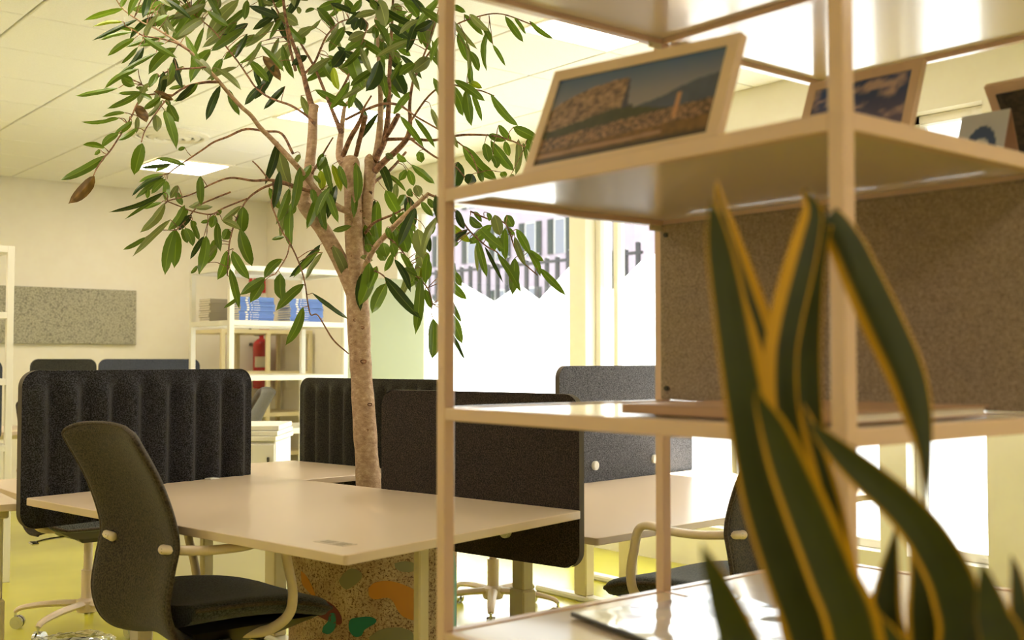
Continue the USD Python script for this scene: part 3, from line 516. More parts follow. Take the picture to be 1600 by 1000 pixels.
TREE_LEAVES = """
1867,4248,2661,1774,4341,2496,600,-22,0
2388,3211,1968,2483,3129,1842,495,-28,0
2133,4024,2481,2032,4066,2337,600,-27,2
2200,3527,1557,2179,3563,1405,577,28,0
2000,4220,2669,1898,4286,2506,510,-18,2
2146,3340,1491,2251,3279,1351,386,5,1
2261,3286,1491,2259,3312,1299,368,-4,0
1952,3771,1987,1996,3766,1851,497,-19,2
1539,3734,1649,1497,3705,1495,382,2,0
2279,3234,1342,2262,3216,1209,535,-34,0
2199,3658,2361,2206,3592,2218,500,4,0
2420,3735,2356,2450,3672,2243,600,-23,1
2329,3679,1813,2336,3674,1656,442,11,0
1281,3675,1870,1156,3728,1785,296,-14,0
2260,3569,2558,2264,3526,2451,600,30,2
1791,3752,1669,1834,3743,1544,544,-38,0
2426,3287,1923,2425,3310,1828,597,-3,1
1229,3635,1791,1167,3681,1705,411,-21,4
2259,3560,2324,2209,3572,2208,600,-35,1
1853,4158,2425,1805,4229,2307,454,15,0
1540,3723,1648,1544,3744,1522,400,-18,0
2259,3303,1665,2271,3288,1565,549,22,2
2159,3353,1469,2113,3367,1367,456,11,0
2043,3838,1796,2027,3809,1629,405,29,0
1969,3636,1899,1937,3629,1740,354,-20,0
2330,3706,1815,2318,3783,1661,368,19,0
1877,3436,1380,1850,3506,1255,338,-13,0
2148,3706,1631,2213,3705,1503,392,10,2
1520,3691,2271,1456,3762,2186,440,36,0
1371,3599,1909,1361,3639,1813,405,15,0
2496,3182,1992,2555,3126,1886,386,17,0
2475,3019,1554,2458,3012,1430,399,-22,0
1638,3693,1630,1604,3672,1501,412,31,0
1462,3640,2038,1476,3575,1905,370,-30,0
2291,3416,1798,2301,3391,1683,483,-27,1
2188,3215,1725,2122,3212,1593,329,15,1
1929,3728,2002,1904,3777,1855,330,18,1
2198,3626,1941,2205,3632,1794,353,-10,0
1919,3512,1465,1861,3596,1376,388,30,0
2400,3203,2168,2433,3217,2052,428,31,0
2308,3380,1553,2300,3333,1401,330,-22,2
1941,4037,2496,1821,4070,2397,381,26,0
2036,4186,2644,1926,4300,2528,320,25,0
2130,3681,1863,2089,3684,1709,362,-30,0
2332,3626,1849,2383,3609,1757,508,-22,0
2258,3462,1741,2289,3426,1599,386,-36,0
2308,3184,1366,2334,3140,1261,378,16,0
2379,3275,2201,2405,3234,2085,452,35,0
2240,3387,1663,2271,3386,1591,560,9,0
1705,3629,1577,1747,3585,1481,353,-5,0
2148,3803,1641,2053,3859,1521,306,16,1
2237,3137,1696,2177,3149,1558,295,28,2
1448,3597,1718,1398,3673,1628,321,-25,2
1481,3628,1669,1376,3669,1548,229,20,2
1532,3818,2463,1428,3850,2425,336,-1,0
2310,3648,1964,2363,3641,1841,377,-24,1
2506,3195,2168,2571,3121,2051,311,25,0
2268,3678,1746,2289,3715,1615,356,-16,2
2326,2929,1553,2397,2897,1431,244,0,0
1973,3724,1834,1944,3764,1707,366,-32,0
2008,4090,2499,1925,4185,2404,341,22,0
2049,3998,2365,1985,4030,2228,320,-8,1
1799,3742,1752,1806,3769,1661,506,-31,0
2342,3417,2476,2282,3406,2330,327,-22,1
2382,3254,2422,2393,3293,2297,294,0,1
1706,3649,1517,1747,3663,1385,285,-20,0
1785,3428,1492,1790,3426,1403,412,19,0
2293,3636,2451,2327,3628,2315,316,-12,0
2330,3307,2220,2367,3237,2100,329,26,0
1783,4330,2790,1821,4332,2647,348,-25,1
2224,3621,1524,2235,3645,1390,316,6,1
1870,3602,1870,1852,3613,1739,329,29,1
2439,3639,2567,2319,3695,2487,313,-15,0
1731,3729,1587,1717,3772,1490,402,-26,0
2373,3241,2208,2442,3156,2129,301,-13,0
2238,3676,1900,2208,3653,1740,283,-13,0
2238,3301,1537,2225,3369,1412,281,17,2
2326,3270,2503,2287,3355,2413,333,-30,0
2283,3591,2338,2319,3610,2236,396,22,0
2185,3612,2410,2271,3534,2329,313,-23,0
2333,3034,1649,2377,2962,1578,344,-22,0
2411,3688,2569,2302,3721,2477,325,-8,2
2150,3850,2252,2256,3787,2192,307,0,0
1868,4241,2575,1785,4305,2500,394,-27,2
2147,3681,1857,2119,3693,1733,332,18,1
2530,3095,2034,2595,3035,1989,367,6,0
2025,4046,2405,2074,3997,2307,404,-21,4
1449,3710,2567,1398,3794,2488,285,21,1
2010,3800,1814,2005,3853,1667,265,14,2
2371,4002,2579,2320,4039,2476,411,-14,0
1710,3751,2181,1659,3747,2054,280,-6,1
2289,3407,1751,2315,3411,1623,288,10,0
1849,4198,2617,1739,4277,2556,293,-3,2
2299,3941,2469,2388,3857,2403,341,13,1
2113,3760,1820,2069,3760,1698,328,12,0
2416,3076,1671,2355,3116,1606,348,-1,0
1968,4185,2542,1851,4218,2449,301,3,2
1432,3558,1750,1309,3706,1691,188,33,1
2157,3680,2677,2052,3718,2590,292,6,0
2069,3946,2717,2105,3942,2596,323,1,2
2084,4068,2563,2013,4171,2469,287,2,2
2223,3668,1941,2256,3699,1802,292,-22,0
2350,3355,2307,2297,3391,2256,479,20,2
2262,3662,1715,2303,3678,1607,352,-11,0
2274,3316,2472,2347,3231,2396,274,-8,0
2271,2968,1600,2291,2943,1479,245,-6,0
1828,4300,2647,1757,4339,2531,329,-18,0
2208,3122,1758,2235,3123,1658,359,33,1
2103,3684,1839,2127,3631,1712,308,23,0
2275,3577,2536,2357,3473,2462,304,-28,1
1554,3712,2218,1494,3796,2142,259,10,2
2283,3325,1594,2294,3320,1532,574,-21,2
2587,3016,1524,2647,2951,1432,264,11,0
2108,3888,2230,2169,3876,2121,308,-2,2
2196,3889,2397,2250,3850,2286,357,-28,0
1594,3787,2349,1636,3735,2224,270,27,0
1719,3408,1473,1654,3450,1417,314,-19,0
2163,3704,2322,2238,3605,2251,355,-38,2
2502,3032,1977,2482,3024,1850,274,-19,2
2417,3002,1653,2418,2999,1546,287,-5,0
2084,4097,2625,2141,4071,2494,284,-10,1
2398,4070,2713,2331,4160,2684,486,-34,0
2276,3620,1724,2311,3640,1596,296,22,0
2191,3661,2254,2149,3733,2158,292,10,0
2083,3620,1833,2029,3615,1725,372,34,0
2311,3712,1777,2301,3693,1658,378,-30,0
2369,3663,2510,2427,3590,2438,365,21,1
2226,3638,2279,2174,3638,2142,306,31,0
2332,3333,1577,2291,3331,1462,320,30,2
2083,3996,2449,2131,3991,2325,290,13,0
2446,3315,2410,2489,3309,2309,334,26,0
2071,4009,2575,2136,3971,2534,441,2,2
2081,3663,1959,2103,3638,1829,295,29,0
1548,3672,1729,1498,3691,1642,301,-20,0
2062,3654,1787,2079,3639,1681,374,-34,0
2284,3605,2327,2289,3558,2188,267,-1,0
2422,3707,2644,2521,3632,2583,314,28,0
2058,3984,2554,1983,4083,2605,313,-2,1
2366,3332,2461,2350,3361,2360,335,26,2
2128,3674,2699,2184,3620,2611,368,35,1
1383,3635,2271,1472,3577,2207,213,10,0
2185,3336,1555,2232,3310,1445,256,14,1
1803,4362,2819,1772,4367,2674,349,37,1
1731,3442,1462,1698,3468,1395,397,30,0
2362,2989,1693,2382,2986,1626,401,10,2
1959,4030,2371,2028,4008,2299,348,-10,0
2156,3638,2363,2121,3668,2300,457,21,1
2184,4038,2699,2130,4074,2588,308,-6,1
2299,3477,2106,2383,3450,1999,241,-16,0
2474,3717,2589,2440,3731,2440,250,0,0
2070,3896,2822,2030,3930,2720,385,36,2
1948,4259,2852,1870,4362,2762,259,-13,0
2243,3867,2389,2147,3920,2300,263,7,0
2265,4049,2647,2332,4021,2572,439,-35,0
2272,3130,1671,2343,3105,1610,287,3,3
2433,3602,2528,2472,3550,2428,385,-38,0
2283,3269,1578,2294,3301,1472,270,8,0
2514,3218,2416,2526,3245,2275,244,31,0
2477,3012,1655,2518,2989,1571,293,10,0
2211,3584,2393,2148,3646,2298,254,14,0
2108,3855,2715,2066,3909,2605,261,-3,0
2472,3714,2638,2501,3657,2555,421,-24,0
2315,3296,2353,2359,3294,2227,248,31,0
1825,3495,1547,1777,3524,1482,339,25,0
2363,3260,1486,2415,3223,1420,326,-18,0
1571,3597,1821,1572,3590,1724,272,-14,0
1363,3766,2394,1269,3860,2360,225,33,0
2203,3326,1579,2243,3300,1475,294,-35,0
1370,3608,2080,1296,3702,2033,197,6,0
2026,4028,2292,1964,4074,2208,372,-37,1
1408,3702,2461,1373,3740,2368,278,33,0
2589,3215,2475,2638,3172,2382,265,-7,0
1358,3608,2155,1280,3687,2095,202,-22,0
2240,3565,2480,2260,3502,2373,352,-38,0
2225,3518,1545,2190,3517,1462,417,35,0
1449,3622,2163,1445,3655,2080,304,-28,1
2098,3635,2770,2148,3617,2667,260,-20,0
2265,3924,2412,2218,3937,2332,468,-34,0
2276,3626,2724,2224,3688,2665,347,27,1
2345,3466,2205,2273,3482,2110,270,10,0
2314,3429,2376,2252,3477,2355,425,33,0
2210,3598,2571,2321,3567,2494,218,17,0
2242,3560,2293,2151,3585,2219,269,11,0
2253,3459,1674,2246,3429,1578,309,-14,0
2331,3699,1820,2288,3697,1698,288,27,1
1418,3777,2371,1286,3820,2286,152,-10,1
2298,3412,2378,2199,3486,2314,210,13,2
2146,3709,1939,2182,3707,1843,291,-10,3
1494,3770,2462,1582,3713,2389,192,-6,1
2491,3686,1973,2573,3648,1903,341,34,0
2200,4129,2711,2091,4227,2653,232,-16,1
2264,3576,2128,2226,3665,2027,225,15,1
1527,3724,2247,1545,3692,2138,228,8,1
2120,3940,2436,2159,3948,2313,241,8,0
2251,3353,1767,2269,3331,1657,270,29,0
1656,3644,1675,1670,3649,1580,257,8,0
1440,3749,2548,1371,3835,2511,227,-16,0
1422,3680,2445,1399,3679,2352,252,-6,1
1484,3780,2395,1425,3861,2326,239,29,1
2423,2956,1620,2467,2951,1525,248,24,2
1700,3771,2249,1772,3719,2172,227,-17,2
1874,4271,2544,1849,4335,2405,216,14,0
1391,3706,2058,1414,3678,2000,408,-32,4
1331,3712,2107,1234,3828,2088,172,-23,0
1706,3782,1629,1697,3823,1548,316,-20,0
2402,3300,2451,2485,3254,2346,186,-3,2
2140,4047,2627,2066,4073,2486,222,19,0
1994,4120,2547,1916,4180,2501,345,-31,1
2453,3723,2579,2498,3708,2506,372,-20,0
2309,4016,2616,2369,4019,2489,261,29,2
2105,4020,2543,2163,3970,2461,287,7,0
2246,3592,2258,2143,3639,2178,226,-24,2
1960,4146,2553,1905,4176,2444,254,5,0
1402,3678,2249,1358,3716,2170,253,-27,1
1355,3636,2262,1302,3725,2215,213,-10,0
1589,3675,2156,1538,3728,2095,268,22,1
2198,3965,2538,2143,4019,2477,325,-12,2
1919,3449,1431,1988,3328,1340,190,-35,1
1860,4313,2553,1782,4420,2501,238,-1,2
1983,4215,2912,1889,4260,2807,234,21,0
1497,3692,2074,1531,3691,2018,347,20,0
2329,3341,1568,2344,3359,1495,352,-19,0
1488,3704,2308,1376,3758,2264,179,-24,0
2215,3848,2390,2130,3873,2314,266,4,2
1979,3503,1590,1907,3556,1494,218,34,0
1756,4398,2697,1675,4417,2607,267,7,0
1755,4370,1933,1658,4403,1847,274,35,0
1879,4104,2382,1849,4134,2296,306,11,0
2074,3954,2274,2018,4017,2189,245,-8,1
1755,4315,2642,1691,4335,2557,351,35,2
1763,3793,2182,1784,3752,2088,311,-35,0
1453,3635,2137,1430,3641,2037,240,31,2
2170,4188,2745,2270,4143,2704,318,-34,2
2314,3403,2088,2380,3373,1986,201,11,0
2374,3391,2329,2416,3307,2225,226,-27,0
2293,3447,1744,2301,3465,1686,425,13,0
1856,4206,2672,1905,4175,2575,268,20,0
1988,3992,2429,2048,3922,2324,221,-18,0
2053,3703,1928,2009,3738,1858,312,-25,0
2400,3632,2386,2446,3556,2289,235,14,1
1590,3667,2155,1534,3733,2098,232,-23,0
2174,3588,2574,2270,3557,2512,221,-21,1
1514,3812,2455,1565,3808,2360,222,30,2
1428,3635,2225,1333,3706,2157,170,-31,0
1489,3824,2432,1542,3815,2343,204,10,2
1480,3759,2395,1438,3777,2288,205,25,2
2411,3682,2448,2367,3728,2382,337,-27,0
2367,3672,2471,2369,3629,2363,276,16,2
2247,3919,2419,2298,3843,2343,297,28,0
2436,3141,1971,2445,3129,1904,372,-26,0
2409,3631,2367,2379,3695,2257,208,-13,0
2281,3964,2648,2371,3890,2598,237,-14,1
2322,3656,2329,2246,3677,2230,274,36,0
2022,4081,2672,2062,4095,2554,219,13,0
1850,4180,2583,1912,4127,2525,291,-16,0
2172,3553,2359,2191,3511,2261,245,-10,2
2192,3766,2356,2277,3743,2305,293,32,0
2316,3295,2424,2260,3327,2388,365,30,1
2323,3922,2532,2405,3879,2467,256,-16,1
2418,3766,2501,2457,3703,2469,419,23,0
1719,4324,2768,1775,4237,2660,268,-38,0
2536,3019,1581,2569,2995,1498,256,-24,0
2073,4050,2578,2023,4127,2531,299,-21,1
1507,3687,2218,1472,3689,2138,268,-24,0
1937,3814,1842,1973,3801,1767,308,-23,0
2412,3196,2444,2446,3137,2377,258,8,2
2182,3555,2396,2125,3586,2346,317,-22,0
2304,3606,2416,2325,3601,2354,402,24,0
1618,3754,2265,1654,3702,2198,303,-33,2
2179,3762,2329,2192,3744,2241,300,17,3
2357,3657,2489,2335,3699,2421,314,-13,2
2459,3295,2477,2528,3273,2408,225,-1,0
2145,3483,2393,2110,3535,2372,351,-2,2
2418,3732,2390,2456,3683,2327,342,-24,1
2320,3088,1650,2266,3122,1589,254,-26,1
1749,4370,1939,1662,4453,1863,243,-38,1
1730,4348,2776,1692,4373,2656,212,1,0
2286,3364,2278,2249,3407,2239,349,24,0
1907,4261,2684,1921,4233,2578,271,16,0
2098,3713,1912,2110,3720,1841,379,-33,3
1579,3714,1721,1550,3770,1666,255,0,0
2295,3427,2292,2332,3400,2194,206,3,2
2117,3619,2792,2113,3669,2696,216,-21,0
2166,3694,1936,2176,3653,1846,270,-19,0
2038,4109,2503,1952,4136,2453,300,-31,2
1972,3473,1578,1916,3489,1482,224,-37,2
2509,3662,2719,2476,3696,2632,255,2,1
2286,3799,2241,2316,3737,2150,272,28,1
2385,3715,2317,2413,3651,2225,273,-29,0
2339,3227,1516,2374,3199,1462,299,-17,0
1533,3627,1645,1551,3607,1585,315,-28,0
1522,3763,2402,1478,3823,2371,279,-27,0
2442,3260,2367,2462,3273,2244,181,-26,2
2443,3757,2689,2531,3732,2619,213,-8,2
1440,3598,1747,1361,3707,1672,127,2,0
2439,3231,2322,2477,3231,2257,285,21,0
2459,3649,2634,2500,3589,2540,223,-13,1
2448,3231,2173,2496,3237,2079,209,23,0
2353,3417,2427,2388,3412,2355,291,26,0
1903,4024,2336,1814,4098,2286,225,35,2
2304,3651,2543,2233,3690,2518,271,-6,2
2408,3704,2425,2426,3682,2367,380,2,0
2191,3426,1622,2202,3414,1570,369,0,0
2325,3257,2362,2286,3257,2264,249,36,0
1995,4065,2355,2046,4068,2259,212,10,1
2092,4044,2489,2079,4093,2390,246,29,2
1283,3573,1926,1245,3612,1886,241,-18,0
2496,3680,2634,2525,3642,2581,349,3,0
2654,3151,2454,2725,3105,2395,207,-19,0
1956,4228,2732,1895,4272,2668,296,34,2
1399,3627,2118,1372,3636,2045,213,11,2
1764,4248,2621,1717,4293,2587,382,35,0
2279,3095,1714,2292,3070,1649,251,-3,1
1585,3697,1700,1545,3709,1647,290,-29,1
1948,4030,2476,1904,4046,2376,207,-7,1
2005,4021,2454,1930,4054,2365,220,-31,0
2483,3119,2039,2528,3104,1984,250,8,0
1816,4301,1979,1731,4386,2010,208,-23,0
1633,3703,1630,1597,3729,1553,193,4,1
2427,3716,2615,2440,3704,2569,466,-14,2
1436,3650,2020,1435,3638,1963,293,1,2
2315,3201,1314,2365,3169,1207,178,-37,1
2001,4142,2649,2002,4166,2577,305,-20,0
1782,4312,2754,1765,4325,2646,213,-16,2
2419,3713,2250,2370,3736,2173,253,21,1
2310,3293,2104,2322,3248,2015,224,28,2
1765,4369,1921,1754,4348,1840,292,-9,0
2304,3366,2444,2259,3421,2396,245,-30,2
1322,3659,2133,1361,3649,2108,303,18,0
2447,3617,2558,2387,3651,2480,208,-11,0
2378,3137,1854,2369,3149,1818,482,27,1
2466,3054,1708,2484,3040,1667,368,18,0
2296,3308,1452,2319,3305,1387,247,-2,0
2351,3115,1699,2390,3094,1665,339,32,0
2397,3927,2629,2362,3980,2583,362,-38,1
2367,3363,2492,2329,3398,2460,290,0,2
2542,3035,1588,2590,3001,1550,236,-6,0
1328,3694,2004,1245,3802,1997,128,8,0
1791,3746,1755,1738,3785,1701,199,-3,2
2010,4221,2865,2053,4167,2783,222,-8,1
1433,3659,2102,1479,3614,2071,220,-14,4
2560,3655,2869,2595,3657,2783,215,0,2
2047,3611,1956,2033,3605,1891,287,-15,0
2143,3904,2396,2099,3945,2359,283,6,1
1327,3575,1971,1292,3628,1938,212,-13,0
2297,3345,1492,2266,3388,1463,354,35,0
1750,4339,1922,1706,4369,1864,298,31,0
1433,3672,2450,1469,3611,2385,178,5,2
2467,3158,2007,2524,3134,1992,282,21,0
2337,3211,1412,2384,3211,1336,183,1,0
1681,3660,1685,1732,3629,1657,227,-8,2
1441,3628,2076,1401,3666,2039,217,-11,0
2518,3748,1964,2539,3742,1903,308,2,0
2188,3175,1743,2215,3146,1693,230,-8,0
1582,3696,1684,1606,3681,1614,218,29,0
2253,3454,1589,2230,3472,1525,232,-5,0
2385,3712,1929,2466,3692,1867,184,-12,0
2485,3218,2425,2522,3209,2362,229,-25,0
2436,3220,2266,2456,3235,2198,227,25,0
1265,3645,1888,1206,3669,1894,209,30,0
2253,3539,1608,2271,3536,1570,484,37,0
2239,3596,2392,2182,3637,2381,258,-26,1
2205,3387,1618,2215,3380,1569,289,0,0
1424,3698,1612,1361,3726,1570,157,10,0
2491,2968,1966,2499,2955,1918,357,38,0
2301,3603,2524,2337,3548,2508,269,-7,2
2437,4013,2631,2422,4016,2577,378,14,1
1982,3988,2442,1935,4007,2341,172,26,2
1743,3748,1668,1732,3763,1632,394,-23,0
2219,3145,1669,2204,3160,1626,294,-18,0
2270,3672,1675,2287,3661,1608,297,38,0
1485,3719,2091,1441,3748,2031,186,-29,2
2351,3969,2678,2382,3957,2633,373,-30,0
2161,3172,1797,2166,3156,1757,314,2,2
2249,3672,2582,2220,3702,2539,292,23,0
2185,3636,1701,2122,3658,1682,236,21,0
1534,3653,1644,1550,3650,1598,255,-11,0
2434,3091,1919,2440,3076,1874,333,-30,0
2376,3034,1618,2391,3025,1578,292,-11,0
1370,3645,1967,1321,3678,1926,190,-34,0
2289,3427,1806,2273,3443,1765,365,35,0
2474,3073,1972,2488,3067,1922,259,-19,0
1462,3609,2151,1452,3636,2111,268,27,2
1643,3644,1699,1641,3661,1659,313,24,0
1689,3707,1605,1662,3736,1553,237,35,2
2389,3290,2492,2444,3269,2475,236,-20,0
2277,3259,1640,2285,3264,1583,233,-21,1
2401,3019,1624,2414,3026,1574,229,-1,0
2191,3570,2478,2181,3567,2429,324,-25,1
1440,3658,2163,1418,3662,2114,264,36,0
2023,4103,2644,2077,4063,2625,255,-29,2
2515,3194,2350,2545,3161,2273,150,-7,0
1753,4283,1974,1647,4328,1956,167,25,1
2040,3673,1832,2041,3660,1777,272,-23,0
2055,3601,1943,2032,3610,1907,378,-35,0
2292,3332,1532,2287,3331,1495,369,-26,3
2432,3706,1896,2422,3691,1833,253,-18,2
2414,3148,1881,2417,3128,1828,218,-4,0
2325,3394,1965,2339,3394,1926,333,-26,0
2360,3241,2021,2386,3233,1963,185,-9,2
2302,3156,1722,2290,3154,1674,280,34,1
2443,3248,2213,2474,3209,2188,223,-4,3
1453,3623,2259,1393,3688,2254,134,-18,0
1519,3663,1792,1502,3681,1751,220,-10,2
1324,3662,2317,1255,3727,2304,135,-22,3
1511,3650,1768,1521,3626,1723,216,1,0
2243,3095,1574,2256,3066,1490,140,21,0
1327,3640,2011,1275,3693,1999,131,5,0
2454,3668,1947,2432,3681,1905,329,-31,0
2242,3571,2454,2251,3578,2411,271,-14,0
2494,2994,1956,2492,2970,1880,143,5,0
2406,3657,2415,2443,3626,2390,249,-15,0
1746,4252,2567,1689,4285,2516,168,-21,0
2221,3569,2551,2245,3558,2516,274,-17,0
1594,3686,1725,1645,3665,1731,187,21,2
2286,4050,2604,2234,4125,2559,178,-28,2
2247,3288,1498,2205,3302,1524,210,14,0
1397,3685,2099,1337,3724,2093,129,-7,0
2223,3584,2373,2209,3605,2325,209,-19,0
1384,3677,2012,1379,3674,1957,162,10,2
2306,3508,1971,2328,3473,1942,268,31,0
2360,4041,2679,2336,4072,2633,266,-35,0
2298,3927,2562,2243,3943,2476,167,-23,2
2136,4081,2662,2104,4102,2634,314,-35,0
2199,3411,1677,2213,3405,1637,242,-24,0
1923,4234,2663,1916,4242,2618,267,16,2
1379,3670,2244,1337,3700,2189,131,14,0
1440,3657,2162,1420,3654,2121,207,25,0
2224,3630,1587,2254,3597,1573,264,-35,2
1638,3751,1759,1610,3778,1740,236,-34,2
1352,3639,2120,1319,3651,2134,198,22,0
2202,3158,1753,2225,3154,1723,222,19,0
1338,3718,2383,1358,3710,2426,161,-8,0
1779,4413,1954,1706,4506,1925,162,-17,0
1749,4298,1974,1714,4350,1952,175,-6,0
1764,3684,1427,1723,3731,1384,143,18,0
2267,3127,1572,2294,3115,1492,132,-4,0
2273,3328,2391,2289,3324,2341,159,-5,0
2327,2999,1583,2397,2992,1470,148,-28,1
2263,3122,1589,2283,3090,1600,205,15,0
2365,3110,1717,2381,3088,1681,174,4,0
1597,3796,2172,1557,3835,2162,141,3,0
1375,3628,2079,1399,3592,2056,160,-11,0
2192,3538,1625,2195,3527,1595,263,-14,0
2540,3102,2435,2578,3084,2378,141,13,0
1742,3718,1715,1730,3721,1681,196,1,2
2300,3577,1980,2327,3568,1963,236,-11,2
1698,4399,1892,1703,4410,1849,216,-27,0
2192,3256,1799,2198,3246,1770,234,24,0
2170,4007,2510,2182,4007,2472,233,-25,0
2320,3041,1592,2329,3042,1504,131,-3,2
2465,3084,1863,2480,3079,1843,281,-29,0
2257,3473,1725,2267,3461,1698,244,-22,0
2036,3757,1972,2019,3764,1939,206,-23,2
1384,3695,2112,1415,3668,2104,153,-29,0
2359,3258,1949,2375,3243,1912,149,-10,0
2083,3738,1895,2095,3714,1864,239,-37,0
2218,3583,2470,2214,3595,2438,232,-32,1
2462,3040,1659,2487,3034,1637,175,5,0
2242,3582,1665,2256,3570,1627,154,-5,0
2351,3975,2653,2329,3995,2635,271,-37,3
1475,3725,1691,1460,3741,1669,166,10,0
1486,3719,1738,1444,3761,1717,138,-19,0
2357,3023,1704,2357,3014,1675,211,-36,0
2094,4094,2581,2068,4128,2600,166,-15,0
2410,2959,1834,2417,2956,1814,233,26,0
2274,4081,2653,2239,4097,2635,169,22,0
1644,3781,1533,1629,3801,1507,140,-13,0
1565,3641,1674,1570,3644,1652,193,-14,0
2176,4047,2635,2182,4044,2606,196,-10,2
1865,4289,2629,1885,4265,2607,196,-35,2
1501,3724,2097,1511,3719,2075,180,24,0
1396,3717,2312,1359,3767,2322,155,34,0
1866,3557,1632,1833,3584,1623,150,-26,0
1357,3665,2290,1280,3736,2265,149,-32,0
1676,3695,1707,1686,3679,1723,162,-4,0
2224,4052,2560,2186,4064,2523,190,-35,2
2290,3034,1612,2296,3023,1594,177,17,0
1774,4211,2035,1758,4233,2024,175,27,0
1655,3709,1687,1632,3726,1681,140,-16,0
1485,3786,2415,1452,3814,2401,133,-6,0
1304,3633,1988,1267,3661,1977,128,13,0
1265,3690,1889,1253,3708,1874,139,-26,0
2007,3746,1780,2004,3747,1745,143,5,0
"""
KNOTS = [(2.246, 3.641, 1.193, 0.0110), (2.241, 3.644, 1.321, 0.0080), (2.222, 3.658, 1.350, 0.0090), (2.264, 3.624, 1.031, 0.0080), (2.253, 3.633, 0.935, 0.0090), (2.218, 3.673, 1.593, 0.0080), (2.244, 3.657, 1.765, 0.0060), (2.160, 3.726, 1.623, 0.0070)]
